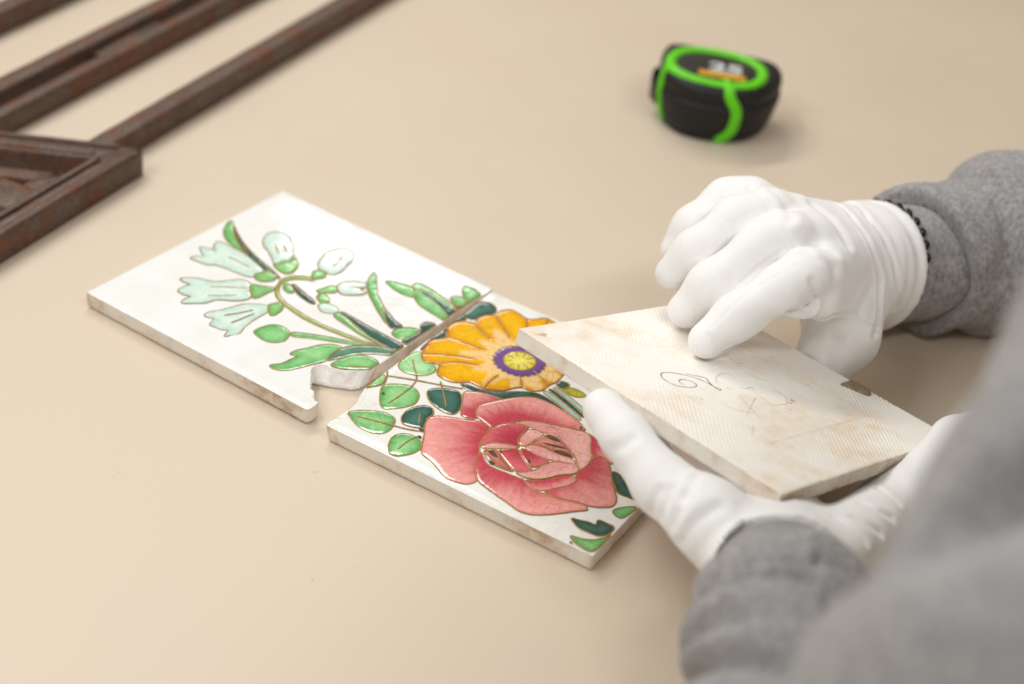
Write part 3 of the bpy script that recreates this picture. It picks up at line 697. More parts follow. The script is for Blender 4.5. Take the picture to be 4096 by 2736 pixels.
brks = [False] + [False] * 4 + [True] * (len(B1) - 4 + 1) + [True] * (nb - 1) + [False] * 4
brks = brks[:len(topc)]
tp, fl = dense(topc, brks)
bt = []
n = len(topc)
for i in range(n):
    a, b = np.array(topc[i], float), np.array(topc[(i + 1) % n], float)
    k = max(1, int(np.linalg.norm(b - a) / (0.9 if brks[i] else 3.0)))
    c, d = np.array(botc[i], float), np.array(botc[(i + 1) % n], float)
    for q in range(k): bt.append(c + (d - c) * q / k)
tp[fl] += rng.normal(0, 0.13, (fl.sum(), 2))
tile_body(T1, tp, bt, fl, t1, M['white'])
for i, (nm, col, pts) in enumerate(D1):
    area(nm, col, pts, T1, i % 7, t1, M['colour'])
for q in LINES1:
    V, F = tube_line(chaikin(q, 1, False), 0.42, False, TH + 0.42, T1)
    add('vein', V, F, M['line'], t1)

# --- the tile with the rose
T2 = Tile(-86.9, -101.2, -0.4950)
t2 = thing('rose_tile', [*T2.w([[76, 76]], 0)[0][:2], 0], 'glazed tile with a pink rose and a yellow flower, lying flat', 'tile')
b2r = B2[::-1]
topc = [(S, 0), (S, S), (0, S), (0, 40)] + b2r[:-1] + [(4.0, 0.0)]
brks = [False, False, False, True] + [True] * (len(b2r) - 1) + [False]
tp, fl = dense(topc, brks)
tp[fl] += rng.normal(0, 0.10, (fl.sum(), 2))
bt = tp.copy(); bt[fl, 0] += 1.2
tile_body(T2, tp, bt, fl, t2, M['white_c'])
FC = np.array([47.4, 105.8])
for i, (nm, col, pts) in enumerate(D2):
    if nm != 'flower':
        area(nm, col, pts, T2, i % 9 if nm == 'petal' else i % 5, t2, M['colour_c'])
for q in BROWN:
    area('chipped_patch', 'brown', q, T2, 10, t2, M['chip'], outline=False, smooth=1)
# yellow flower: one pool of glaze with lighter flame shapes round the heart
fo = [p for nm, c, p in D2 if nm == 'flower'][0]
pl = resample(chaikin(fo, 2), 0.8, True)
v, f, d = fill(pl, 0.8)
rel = v - FC; rad = np.linalg.norm(rel, axis=1); ang = np.arctan2(rel[:, 1], rel[:, 0])
ld = np.min([seg_dist(v, q, False) for q in LINES2[:12]], axis=0)
k = np.exp(-np.minimum(d, ld * 1.4) / 2.2)[:, None]
c = lin((248, 188, 0)) * (1 - k) + lin((214, 126, 0)) * k
flame = 25 + 5.0 * np.cos(ang * 12 + 0.8) + 3.0 * np.cos(ang * 7)
pk = np.clip((flame - rad) / 3.0, 0, 1) * np.clip(ld / 2.0 - 0.2, 0, 1)
pk = np.clip(pk + (rad < 18) * 0.6, 0, 1)[:, None] * 0.95
c = c * (1 - pk) + lin((248, 208, 142)) * pk
flw = add('flower', T2.w(v, TH + 0.3 + 0.14 * (1 - np.exp(-d / 0.9)) - 0.12 * np.exp(-ld / 0.7)), f, M['colour_c'], t2, cols=c)
V, F = tube_line(pl, 0.5, True, TH + 0.25, T2); add('outline', V, F, M['line'], flw)
th = np.linspace(0, 2 * np.pi, 160, endpoint=False)
rp = 13.6 + 1.1 * np.abs(np.sin(th * 12)) - 0.5
area('flower_ring', 'purple', FC + np.stack([np.cos(th), np.sin(th)], 1) * rp[:, None], T2, 7, t2, M['colour_c'], lw=0.35, smooth=0)
ht = area('flower_heart', 'heart', FC + np.stack([np.cos(th), np.sin(th)], 1) * 8.4, T2, 9, t2, M['colour_c'], lw=0.4, smooth=0)
for k in range(9):
    a = k * 2 * math.pi / 9 + 0.3
    dv = np.array([math.cos(a), math.sin(a)])
    V, F = tube_line(np.array([FC + dv * 3.5, FC + dv * 5.5, FC + dv * 7.8]), 0.35, False, TH + 0.62, T2)
    add('vein', V, F, M['line'], ht)
for i, q in enumerate(LINES2):
    V, F = tube_line(chaikin(q, 1, False), 0.42, False, TH + 0.40, T2)
    add('vein', V, F, M['line'], t2)

# --- the tile held face down
HO = np.array([117.218, -197.839, 76.510])
HR = np.array([[0.63776, -0.75238, 0.16491], [0.7236, 0.65862, 0.20646], [-0.26395, -0.01234, 0.96446]])
HT = 8.2
def H(p):
    p = np.atleast_2d(np.asarray(p, float)); return p @ HR.T + HO
t3 = thing('ribbed_tile', H([76, 76, -HT])[0], 'unglazed ribbed back of a cream tile held up in gloved hands', 'tile')
G = 0.62
xs = np.linspace(0, S, int(S / G) + 1); nx = len(xs)
gx, gy = np.meshgrid(xs, xs, indexing='ij')
X, Y = gx.ravel(), gy.ravel()
P3 = np.stack([X, Y, np.zeros_like(X)], 1)
lo_, hi_ = 31.5, 122.0
inx = (X > lo_) & (X < hi_); iny = (Y > lo_) & (Y < hi_)
cor = (~inx) & (~iny); pan = inx & iny
wv = vnoise(P3, 0.02, 2) * 2.0
d1 = (X - Y) / math.sqrt(2) + wv; d2 = (X + Y) / math.sqrt(2) + wv
rib = 0.5 + 0.5 * np.sin(2 * np.pi * d1 / 2.0)
rib2 = 0.5 + 0.5 * np.sin(2 * np.pi * d2 / 2.0)
wear = np.clip(0.60 + 0.8 * vnoise(P3, 0.035, 5) + 0.5 * vnoise(P3, 0.16, 6), 0.08, 1)
e1 = np.minimum(np.abs(X - lo_), np.abs(X - hi_)); e2 = np.minimum(np.abs(Y - lo_), np.abs(Y - hi_))
lineg = np.exp(-(np.minimum(e1, e2) / 0.7) ** 2)
Z = np.where(pan, -0.30, np.where(cor, -0.40 + 0.34 * rib2 * wear * 0.7, -0.50 + 0.42 * rib * wear))
Z = Z * (1 - lineg) + lineg * np.where(pan, -0.12, -0.30)
Z = Z + 0.06 * vnoise(P3, 0.25, 8)
ed = np.minimum(np.minimum(X, S - X), np.minimum(Y, S - Y))
Z = Z - 0.35 * np.exp(-(ed / 0.5) ** 2)
jag = np.exp(-(ed / 0.4) ** 2) * vnoise(P3, 0.35, 3) * 0.16
cx = np.where(np.minimum(X, S - X) < 0.3, jag, 0); cy = np.where(np.minimum(Y, S - Y) < 0.3, jag, 0)
V = H(np.stack([X + cx, Y + cy, Z], 1))
I = np.arange(nx * nx).reshape(nx, nx)
F = np.stack([I[:-1, :-1], I[1:, :-1], I[1:, 1:], I[:-1, 1:]], -1).reshape(-1, 4)
bk = add('ribbed_back', V, F, M['back'], t3)
rim = np.r_[I[:, 0], I[-1, 1:], I[-2::-1, -1], I[0, -2:0:-1]]
rimp = np.stack([X + cx, Y + cy, Z], 1)[rim]
n = len(rim); rows = [rimp]
for q, z in ((0.25, -1.6), (0.3, -3.6), (0.3, -5.6), (0.2, -7.4), (0.0, -HT + 0.35)):
    r = rimp.copy(); r[:, 2] = z
    c = np.array([S / 2, S / 2, 0]); dv = r - c; dv[:, 2] = 0; dv /= np.linalg.norm(dv, axis=1)[:, None]
    r[:, :2] += (dv * (0.16 * vnoise(r, 0.12, 4) - 0.08)[:, None])[:, :2]
    rows.append(r)
VV = H(np.vstack(rows)); FF = []
for l in range(len(rows) - 1):
    for i in range(n):
        j = (i + 1) % n
        FF.append((l * n + j, l * n + i, (l + 1) * n + i, (l + 1) * n + j))
add('clay_edge', VV, FF, M['edge'], t3)
q = 0.3
V = H([(q, q, -HT), (S - q, q, -HT), (S - q, S - q, -HT), (q, S - q, -HT), (0, 0, -HT + .4), (S, 0, -HT + .4), (S, S, -HT + .4), (0, S, -HT + .4)])
add('glaze', V, [(3, 2, 1, 0), (0, 1, 5, 4), (1, 2, 6, 5), (2, 3, 7, 6), (3, 0, 4, 7)], M['white'], t3, smooth=False)
def stroke(p, r, mat, z=-0.27):
    p = resample(chaikin(p, 2, False), 0.7)
    tg = np.gradient(p, axis=0); tg /= np.linalg.norm(tg, axis=1)[:, None] + 1e-9
    nr = np.stack([-tg[:, 1], tg[:, 0]], 1)
    rr = r * (1 + 0.5 * vnoise(np.c_[p, np.zeros(len(p))], 0.4, 2))
    V = np.vstack([H(np.c_[p + nr * rr[:, None], np.full(len(p), z + 0.02)]), H(np.c_[p, np.full(len(p), z + 0.09)]), H(np.c_[p - nr * rr[:, None], np.full(len(p), z + 0.02)])])
    k = len(p); F = []
    for i in range(k - 1):
        F += [(i, k + i, k + i + 1, i + 1), (k + i, 2 * k + i, 2 * k + i + 1, k + i + 1)]
    return add('pencil_stroke', V, [f[::-1] for f in F], mat, t3)
for p in STROKE: stroke(p, 0.27, M['pencil'])
for p in FAINT: stroke(p, 0.30, M['pencil2'])
mo = np.clip(np.array(MORTAR), 0, S + 0.6)
pl = resample(chaikin(mo, 1), 0.8, True)
v, f, d = fill(pl, 0.8)
z = -0.5 + 1.5 * (1 - np.exp(-d / 1.2)) + 0.6 * vnoise(np.c_[v, np.zeros(len(v))], 0.8, 2) * (d > 0.2)
add('mortar_residue', H(np.c_[v, z]), f, M['mortar'], t3)

# ------------------------------------------------------------------ iron grille
grille = thing('iron_grille', (-300, 200, 0), 'rusty wrought iron grille of parallel bars with an angled corner', 'grille')
U = np.array([0.3915, 0.9202]); NR = np.array([0.9202, -0.3915])     # along the bars / to their right
def bar_poly(pts, z0, z1, bev=1.6, name='bar', jit=0.25, groove=None):
    """extruded, softly bevelled bar with plan outline pts (counter-clockwise)"""
    pl = np.asarray(pts, float)
    a = pl; area2 = np.sum(a[:, 0] * np.roll(a[:, 1], -1) - np.roll(a[:, 0], -1) * a[:, 1])
    if area2 < 0: pl = pl[::-1]
    pl = resample(pl, 4.0, True) if False else np.vstack([np.linspace(pl[i], pl[(i + 1) % len(pl)], max(2, int(np.linalg.norm(pl[(i + 1) % len(pl)] - pl[i]) / 5)), endpoint=False) for i in range(len(pl))])
    tg = np.roll(pl, -1, 0) - np.roll(pl, 1, 0); tg /= np.linalg.norm(tg, axis=1)[:, None] + 1e-9
    inn = np.stack([-tg[:, 1], tg[:, 0]], 1)
    n = len(pl); rows = []
    for off, z in ((bev * 0.7, z0), (0.0, z0 + bev * 0.7), (0.0, (z0 + z1) / 2), (0.0, z1 - bev), (bev * 0.3, z1 - bev * 0.3), (bev, z1)):
        p = pl + inn * off
        P = np.c_[p, np.full(n, z)]
        P = P + jit * np.stack([vnoise(P, 0.09, 1), vnoise(P, 0.09, 2), vnoise(P, 0.09, 3) * (z > z0)], 1)
        rows.append(P)
    V = np.vstack(rows); F = []
    for l in range(5):
        for i in range(n):
            j = (i + 1) % n; F.append((l * n + i, l * n + j, (l + 1) * n + j, (l + 1) * n + i))
    F.append(tuple(range(n))[::-1]); F.append(tuple(5 * n + k for k in range(n)))
    return add(name, V, F, M['iron'], grille)
P0 = np.array([-236.9, 163.7])
def along(off, s0, s1, wdt):
    a = P0 + NR * off
    return [a + U * s0, a + U * s1, a + U * s1 - NR * wdt, a + U * s0 - NR * wdt]
bar_poly(along(0, -44, 420, 14.5), 0, 16.2)
bar_poly(along(-73, -170, 420, 9.5), 0, 16)
bar_poly(along(-95, -170, 420, 13.5), 0, 17)
bar_poly(along(-73 - 8.5, 66, 132, 14.5), 0, 11, name='spacer')
bar_poly(along(-172, -150, 420, 14.5), 0, 17)
# corner with two channel arms
K = np.array([-229.0, 131.0]); DA = np.array([-0.9995, -0.032]); DB = -U
NA = np.array([0.032, -0.9995])          # inward of arm A
NB = -NR                                 # inward of arm B
def arm_pair(k, w, la, lb, z1, nm='angled_bar', bev=1.6):
    # bend: intersection of the inner lines
    A = np.stack([DA, -DB], 1)
    s = np.linalg.solve(A, (k + NB * w) - (k + NA * w))
    inn = k + NA * w + DA * s[0]
    mid = k + (DA + DB) * 1.7
    bar_poly([mid, inn, inn + DA * (la - s[0]), k + DA * la, k + DA * 5.5], 0, z1, bev, nm)
    bar_poly([mid, k + DB * 5.5, k + DB * lb, inn + DB * (lb - s[1]), inn], 0, z1, bev, nm)
    return inn
inn = arm_pair(K, 17.5, 230, 330, 16.6)
# raised lips along the channel edges
def lip(a, d, L, nin, off, w, z0, z1):
    b = a + nin * off + d * 4
    bar_poly([b, b + d * L, b + d * L + nin * w, b + nin * w], z0, z1, 0.9, 'lip', 0.15)
lip(K + DA * 12, DA, 214, NA, 0.6, 3.2, 14, 18.4)
lip(K + DA * 24, DA, 200, NA, 11.5, 3.6, 14, 18.0)
lip(K + DB * 10, DB, 316, NB, 0.5, 5.4, 14, 18.2)
lip(K + DB * 24, DB, 300, NB, 12.0, 4.0, 14, 18.8)
K2 = np.array([-266.0, 94.0])
inn2 = arm_pair(K2, 11, 180, 26, 15.0)
b = K2 + DB * 24
bar_poly([b + NR * 6, b + NR * 6 + DB * 26, b + DB * 26 - NR * 26, b - NR * 26], 0, 14.2, 1.4, 'plate')
b = K2 + DB * 76
bar_poly([b + NR * 6, b + NR * 6 + DB * 110, b + DB * 110 - NR * 14, b - NR * 14], 0, 14.6, 1.4, 'angled_bar')

# ------------------------------------------------------------------ tape measure
tm = thing('tape_measure', (118, 290, 0), 'black and lime green tape measure lying on its side', 'tape measure')
fp = np.array([(82, 331), (76, 316), (75.5, 294), (79, 276), (90, 263.5), (106, 257.5), (124, 257.5), (142, 265), (154, 280), (160, 298), (158, 312), (150, 320), (118, 327)])
fp = resample(chaikin(fp, 3), 2.5, True)
def inset(p, o):
    tg = np.roll(p, -1, 0) - np.roll(p, 1, 0); tg /= np.linalg.norm(tg, axis=1)[:, None] + 1e-9
    return p + np.stack([-tg[:, 1], tg[:, 0]], 1) * o
if np.sum(fp[:, 0] * np.roll(fp[:, 1], -1) - np.roll(fp[:, 0], -1) * fp[:, 1]) < 0: fp = fp[::-1]
def loft(rows, name, mat, parent, cap=True):
    n = len(rows[0]); V = np.vstack(rows); F = []
    for l in range(len(rows) - 1):
        for i in range(n):
            j = (i + 1) % n; F.append((l * n + i, l * n + j, (l + 1) * n + j, (l + 1) * n + i))
    if cap:
        F.append(tuple(range(n))[::-1]); F.append(tuple((len(rows) - 1) * n + k for k in range(n)))
    return add(name, V, F, mat, parent)
def lv(o, z): return np.c_[inset(fp, o), np.full(len(fp), z)]
loft([lv(8.5, 0), lv(6.2, 1), lv(4.6, 4), lv(2.2, 12), lv(0.3, 22), lv(0, 25), lv(0.6, 27), lv(2.0, 28.2), lv(2.2, 29.5), lv(0.9, 30.8), lv(0.6, 34), lv(1.4, 37.6), lv(3.2, 39.8), lv(5.5, 40.4)], 'case', M['black'], tm)
te = np.linspace(0, 2 * np.pi, 72, endpoint=False)
def el(o, z):
    """oval of the face, o millimetres inside its outer rim"""
    rx, ry = 34.5 - o, 28.5 - o
    e = np.stack([np.sign(np.cos(te)) * np.abs(np.cos(te)) ** 0.86 * rx, np.sign(np.sin(te)) * np.abs(np.sin(te)) ** 0.86 * ry], 1)
    c_, s_ = math.cos(-0.2), math.sin(-0.2)
    return np.c_[113.0 + c_ * e[:, 0] - s_ * e[:, 1], 292.5 + s_ * e[:, 0] + c_ * e[:, 1], np.full(len(te), z)]
loft([el(0, 38.5), el(0, 40.6), el(1.2, 42.2), el(3.4, 42.9), el(5.8, 42.3), el(7.2, 41.0), el(7.4, 38.5)], 'green_ring', M['green'], tm, cap=False)
loft([el(6.9, 39.0), el(7.0, 41.0), el(8.2, 41.2)], 'label_plate', M['blackgloss'], tm)
def strap(path, w, name):
    """flat band following points (x, y, z) over the case, outward from its middle"""
    p = resample(chaikin(np.array(path, float), 2, False), 1.5)
    c = np.array([118, 292, 22.0])
    tg = np.gradient(p, axis=0); tg /= np.linalg.norm(tg, axis=1)[:, None]
    out = p - c; out[:, 2] *= 0.35
    out -= (np.sum(out * tg, 1))[:, None] * tg; out /= np.linalg.norm(out, axis=1)[:, None]
    sd = np.cross(tg, out)
    rows = []
    for u, h in ((-1, -1.0), (-0.95, 0.9), (-0.6, 1.5), (0.6, 1.5), (0.95, 0.9), (1, -1.0)):
        rows.append(p + sd * (u * w) + out * h)
    n = len(p); V = np.stack(rows, 1).reshape(-1, 3); F = []
    for i in range(n - 1):
        for k in range(5): F.append((i * 6 + k, i * 6 + k + 1, (i + 1) * 6 + k + 1, (i + 1) * 6 + k))
    return add(name, V, F, M['green'], tm)
def fpt(x=None, side='front'):
    q = fp[fp[:, 1] < 292] if side == 'front' else fp
    return q[np.argmin(np.abs(q[:, 0] - x))]
a, b, c2, d2 = fpt(122), fpt(125), fpt(125), fpt(116)
strap([(116, 267, 42.0), (121, 261.5, 40.6), (a[0], a[1] + .6, 36), (b[0] + 1.5, b[1], 28), (b[0] + 2, b[1] + 1, 18), (b[0] + 0.5, b[1] + 2.6, 10), (d2[0] + 5, d2[1] + 5, 3.5), (d2[0] + 1, d2[1] + 7, 2.0)], 3.6, 'green_strap')
e = fp[np.argmin(np.abs(fp[:, 0] - 76.5) + 0.2 * np.abs(fp[:, 1] - 284))]
strap([(82, 287, 41.0), (79.5, 286, 40), (e[0] + .8, e[1], 36), (e[0] - .2, e[1] - 1, 24), (e[0] + 1.6, e[1] - 1, 12), (e[0] + 4, e[1] - 1, 5), (e[0] + 5, e[1] + 2, 2.5)], 2.8, 'green_strap')
V, F = box((101, 276, 41.25), (132, 283.5, 41.6))
rotl = math.radians(-6)
def rot_about(V, c, a):
    V = np.array(V, float); d = V[:, :2] - c
    V[:, 0] = c[0] + math.cos(a) * d[:, 0] - math.sin(a) * d[:, 1]; V[:, 1] = c[1] + math.sin(a) * d[:, 0] + math.cos(a) * d[:, 1]
    return V
add('yellow_band', rot_about(V, (118, 285), rotl), F, M['yellow'], tm, smooth=False)
cu = bpy.data.curves.new('digits', 'FONT'); cu.body = '25'; cu.size = 0.021; cu.extrude = 0.0003; cu.offset = 0.0006
to = bpy.data.objects.new('digits_tmp', cu); COL.objects.link(to)
dg = bpy.context.evaluated_depsgraph_get()
me = bpy.data.meshes.new_from_object(to.evaluated_get(dg))
bpy.data.objects.remove(to)
V = np.array([list(v_.co) for v_ in me.vertices]) / MM
V = V * [1.1, 0.85, 1] + [107, 285.5, 41.5]
add('white_digits', rot_about(V, (118, 285), rotl), [list(p.vertices) for p in me.polygons], M['grey'], tm, smooth=False)
# belt clip on the left side
V = []
for s_ in np.linspace(0, 1, 9):
    y = 312 - 26 * s_; xx = 76.5 - 3.5 * math.sin(math.pi * min(1, s_ * 1.1))
    V += [(xx, y, 12), (xx, y, 28), (xx - 1.4, y, 28), (xx - 1.4, y, 12)]
F = []
for i in range(8):
    for k in range(4): F.append((i * 4 + k, i * 4 + (k + 1) % 4, i * 4 + 4 + (k + 1) % 4, i * 4 + 4 + k))
F += [(3, 2, 1, 0), (32, 33, 34, 35)]
add('belt_clip', V, F, M['steel'], tm)
# end hook of the blade
V, F = box((83.5, 322, 8), (85.5, 332, 26))
add('end_hook', V, F, M['steel'], tm, smooth=False)
# ------------------------------------------------------------------ person: gloved hands, sweatshirt
def L_(x, y, z): return H([x, y, z])[0]

def sd_cap(P, a, b, ra, rb):
    a = np.asarray(a, np.float32); d = np.asarray(b, np.float32) - a
    L = float(d @ d) + 1e-9
    t = np.clip(((P - a) @ d) / L, 0, 1)
    return np.linalg.norm(P - a - t[:, None] * d, axis=1) - (ra + (rb - ra) * t)

def smin(a, b, k):
    h = np.clip(0.5 + 0.5 * (b - a) / k, 0, 1)
    return b * (1 - h) + a * h - k * h * (1 - h)

def chain(P, pts, rad, k=3.0):
    r = None
    for i in range(len(pts) - 1):
        d = sd_cap(P, pts[i], pts[i + 1], rad[i], rad[i + 1])
        r = d if r is None else smin(r, d, k)
    return r

def surface_net(f, lo, hi, h):
    lo = np.asarray(lo, float); hi = np.asarray(hi, float)
    n = np.ceil((hi - lo) / h).astype(int) + 1
    ax = [lo[k] + h * np.arange(n[k]) for k in range(3)]
    G = np.empty(n, np.float32)
    yy, zz = np.meshgrid(ax[1], ax[2], indexing='ij')
    pl = np.stack([np.zeros(yy.size), yy.ravel(), zz.ravel()], 1).astype(np.float32)
    for i0 in range(0, n[0], 16):
        sl = ax[0][i0:i0 + 16]
        Q = np.tile(pl, (len(sl), 1)); Q[:, 0] = np.repeat(sl, len(pl))
        G[i0:i0 + len(sl)] = f(Q).reshape(len(sl), n[1], n[2])
    ins = G < 0
    c = n - 1
    cid = lambda i, j, k: (i * c[1] + j) * c[2] + k
    acc = {}; S_ = np.zeros((c.prod(), 3), np.float32); C_ = np.zeros(c.prod(), np.float32)
    quads = []
    for axis in range(3):
        sa = [slice(None)] * 3; sb = [slice(None)] * 3
        sa[axis] = slice(0, -1); sb[axis] = slice(1, None)
        A, B = G[tuple(sa)], G[tuple(sb)]
        idx = np.argwhere(ins[tuple(sa)] != ins[tuple(sb)])
        u, v = (axis + 1) % 3, (axis + 2) % 3
        ok = (idx[:, u] > 0) & (idx[:, u] < c[u]) & (idx[:, v] > 0) & (idx[:, v] < c[v])
        idx = idx[ok]
        a = A[tuple(idx.T)]; b = B[tuple(idx.T)]
        pos = idx.astype(np.float32); pos[:, axis] += a / (a - b)
        cells = []
        for du, dv in ((-1, -1), (0, -1), (0, 0), (-1, 0)):
            ci = idx.copy(); ci[:, u] += du; ci[:, v] += dv
            k = cid(ci[:, 0], ci[:, 1], ci[:, 2])
            np.add.at(S_, k, pos); np.add.at(C_, k, 1.0)
            cells.append(k)
        q = np.stack(cells, 1)
        flip = a > 0
        q[flip] = q[flip][:, ::-1]
        quads.append(q)
    Q = np.vstack(quads)
    used = np.unique(Q)
    remap = np.full(c.prod(), -1, np.int64); remap[used] = np.arange(len(used))
    V = S_[used] / C_[used][:, None] * h + lo
    return V, remap[Q]

def relax(V, F, it=2, lam=0.5):
    n = len(V)
    e = np.vstack([F[:, [0, 1]], F[:, [1, 2]], F[:, [2, 3]], F[:, [3, 0]]])
    for _ in range(it):
        s = np.zeros_like(V); c = np.zeros(n)
        np.add.at(s, e[:, 0], V[e[:, 1]]); np.add.at(c, e[:, 0], 1)
        np.add.at(s, e[:, 1], V[e[:, 0]]); np.add.at(c, e[:, 1], 1)
        V = V * (1 - lam) + lam * s / c[:, None]
    return V

def normals(V, F):
    nn = np.cross(V[F[:, 2]] - V[F[:, 0]], V[F[:, 3]] - V[F[:, 1]])
    n = np.zeros_like(V)
    for k in range(4): np.add.at(n, F[:, k], nn)
    return n / (np.linalg.norm(n, axis=1)[:, None] + 1e-9)

def pl_dist(V, poly):
    best = np.full(len(V), 1e9)
    poly = np.asarray(poly, float)
    for a, b in zip(poly[:-1], poly[1:]):
        d = b - a; t = np.clip(((V - a) @ d) / (d @ d + 1e-9), 0, 1)
        best = np.minimum(best, np.linalg.norm(V - a - t[:, None] * d, axis=1))
    return best

def ring_folds(P, a, ax, waves):
    """outward bumps of bunched cloth round an axis"""
    d = P - a; s = d @ ax
    r = d - s[:, None] * ax
    e1 = np.cross(ax, [0.1, 0.2, 1.0]); e1 /= np.linalg.norm(e1); e2 = np.cross(ax, e1)
    th = np.arctan2(r @ e2, r @ e1)
    o = np.zeros(len(P), np.float32)
    for s0, w, amp, t1, ph in waves:
        o += amp * np.exp(-((s - s0 - t1 * np.sin(th + ph)) / w) ** 2)
    return o

RW, RC = RH['wrist'][0], RH['cuff'][0]
LW, LC = LH['wrist'][0], LH['cuff'][0]
AXR = np.array([0.74, 0.62, -0.26]); AXR /= np.linalg.norm(AXR)
AXL = (LC - LW) / np.linalg.norm(LC - LW)

def sd_tile(P, grow, top):
    """the held tile as a slab (up to height top above its upper face)"""
    q = (P - HO) @ HR
    d = np.maximum(np.maximum(-q[:, 0], q[:, 0] - S), np.maximum(-q[:, 1], q[:, 1] - S))
    d = np.maximum(d, np.maximum(q[:, 2] - top, -HT - q[:, 2]))
    return d - grow

def right_hand(P):
    palm = None
    for k, r0, r1 in (('index', 23, 11.5), ('middle', 24, 13.0), ('ring', 23, 13), ('pinky', 21, 12)):
        d = sd_cap(P, RW, RH[k][0], r0, r1)
        palm = d if palm is None else smin(palm, d, 12)
    th0, th1, th2, th3 = RH['thumb']
    th = chain(P, [RW * 0.35 + th0 * 0.65, th0, th1], [24, 23, 18.5], 8)
    th = smin(th, chain(P, [th1, th2, th3], [18, 13, 11], 6), 8)
    palm = smin(palm, th, 9)
    web = sd_cap(P, RH['index'][0] + (2, -8, -14), th1 + (-2, 4, 16), 9, 9)
    palm = smin(palm, web, 12)
    cf = sd_cap(P, RW - AXR * 8, RC + AXR * 14, 29, 38.0)
    cf = cf - ring_folds(P, RC, AXR, [(-14, 3.2, 3.0, 4, 0.4), (-5.5, 2.4, 2.4, 2, 1.4), (-26, 4.5, 2.6, 5, 2.2), (-0.5, 1.8, 1.5, 0.4, 0)])
    R = smin(palm, cf, 8)
    fr = dict(index=(11.2, 10.2, 10.2, 9.2), middle=(12.6, 10.4, 10.0, 9.2), ring=(12.8, 10.6, 10.0, 9.2), pinky=(12.0, 10.2, 9.6, 8.8))
    fing = None
    for k in ('index', 'middle', 'ring', 'pinky'):
        a, b = RH[k][0], RH[k][1]; ra, rb = fr[k][0], fr[k][1]
        c = chain(P, [a, (a + b) / 2 + (0, -1.2, 3.8), *RH[k][1:]], [ra, (ra + rb) / 2, *fr[k][1:]], 8)
        fing = c if fing is None else smin(fing, c, 1.6)
    R = smin(R, fing, 3.0)
    ix, md = RH['index'], RH['middle']
    R = smin(R, sd_cap(P, (ix[1] + md[1]) / 2 + (1, 3, -8), (ix[0] + md[0]) / 2 + (0, 2, -6), 6.5, 9), 2.5)
    R = smin(R, sd_cap(P, (ix[2] + md[2]) / 2 + (1, 3, -5), (ix[1] + md[1]) / 2 + (1, 3, -8), 5, 7), 2.5)
    R = smin(R, chain(P, RH['flap'], [3.4, 3.0, 2.6, 2.4, 2.4, 2.4, 2.6, 3.0], 2), 2.2)
    s = (P - RC) @ AXR
    R = np.maximum(R, s)
    hole = np.maximum(sd_cap(P, RC - AXR * 26, RC + AXR * 30, 28.5, 35.5), -(s + 18))
    R = np.maximum(R, -hole)
    return np.maximum(R, -sd_tile(P, 0.2, 0.1))

def left_hand(P):
    palm = None
    for k, r0, r1 in (('index', 17, 13), ('middle', 17, 13.5), ('ring', 18, 14)):
        d = sd_cap(P, LW, LH[k][0], r0, r1)
        palm = d if palm is None else smin(palm, d, 10)
    palm = smin(palm, sd_cap(P, LW + (8, -2, -2), LH['pinky'][0], 19, 18), 10)
    t0, t1, t2, t3 = LH['thumb']
    th = chain(P, [LW + (-6, 0, -4), t0, t1], [19, 15.8, 12.4], 7)
    th = smin(th, chain(P, [t1, t2, t3], [12.6, 10.2, 9.0], 5), 5)
    R = smin(palm, th, 7)
    cf = sd_cap(P, LW - AXL * 2, LC + AXL * 16, 22, 35.5)
    cf = cf - ring_folds(P, LC, AXL, [(-10, 4, 1.4, 4, 0.5), (-21, 4, 1.6, 5, 2.0)])
    R = smin(R, cf, 9)
    for k in ('index', 'middle', 'ring'):
        R = smin(R, chain(P, LH[k], (13, 11.5, 10.5, 9.8), 4), 3)
    R = smin(R, chain(P, LH['pinky'], (17, 12.5, 11.5, 10.5), 6), 7)
    s = (P - LC) @ AXL
    R = np.maximum(R, s + 1.5 * np.sin(P[:, 0] * 0.09))
    hole = np.maximum(sd_cap(P, LC - AXL * 26, LC + AXL * 30, 26, 32.0), -(s + 20))
    R = np.maximum(R, -hole)
    return np.maximum(R, -sd_tile(P, 0.2, 0.1))

def glove(f, keys, pad, h, creases, parent, label):
    pts = np.vstack(list(keys.values()))
    V, F = surface_net(f, pts.min(0) - pad, pts.max(0) + pad, h)
    V = relax(V, F, 2, 0.5)
    n = normals(V, F)
    nz = vnoise(V, 0.045, 1) * 0.9 + vnoise(V, 0.13, 2) * 0.45 
    disp = nz * 0.5
    for poly, wd, dp in creases:
        d = pl_dist(V, poly)
        disp = disp - dp * np.exp(-(d / wd) ** 2) + 0.3 * dp * np.exp(-((d - 2.2 * wd) / wd) ** 2)
    V = V + n * disp[:, None]
    V = relax(V, F, 1, 0.3)
    o = add('glove', V, F, M['glove'], parent)
    if label: o['label'] = label
    return o

# sweatshirt sleeves -------------------------------------------------
def catmull(p, n):
    p = np.asarray(p, float)
    q = np.vstack([2 * p[0] - p[1], p, 2 * p[-1] - p[-2]])
    out = []
    for i in range(len(p) - 1):
        t = np.linspace(0, 1, n, endpoint=False)[:, None]
        a, b, c, d = q[i], q[i + 1], q[i + 2], q[i + 3]
        out.append(0.5 * (2 * b + (c - a) * t + (2 * a - 5 * b + 4 * c - d) * t ** 2 + (3 * b - a - 3 * c + d) * t ** 3))
    return np.vstack(out + [p[-1:]])

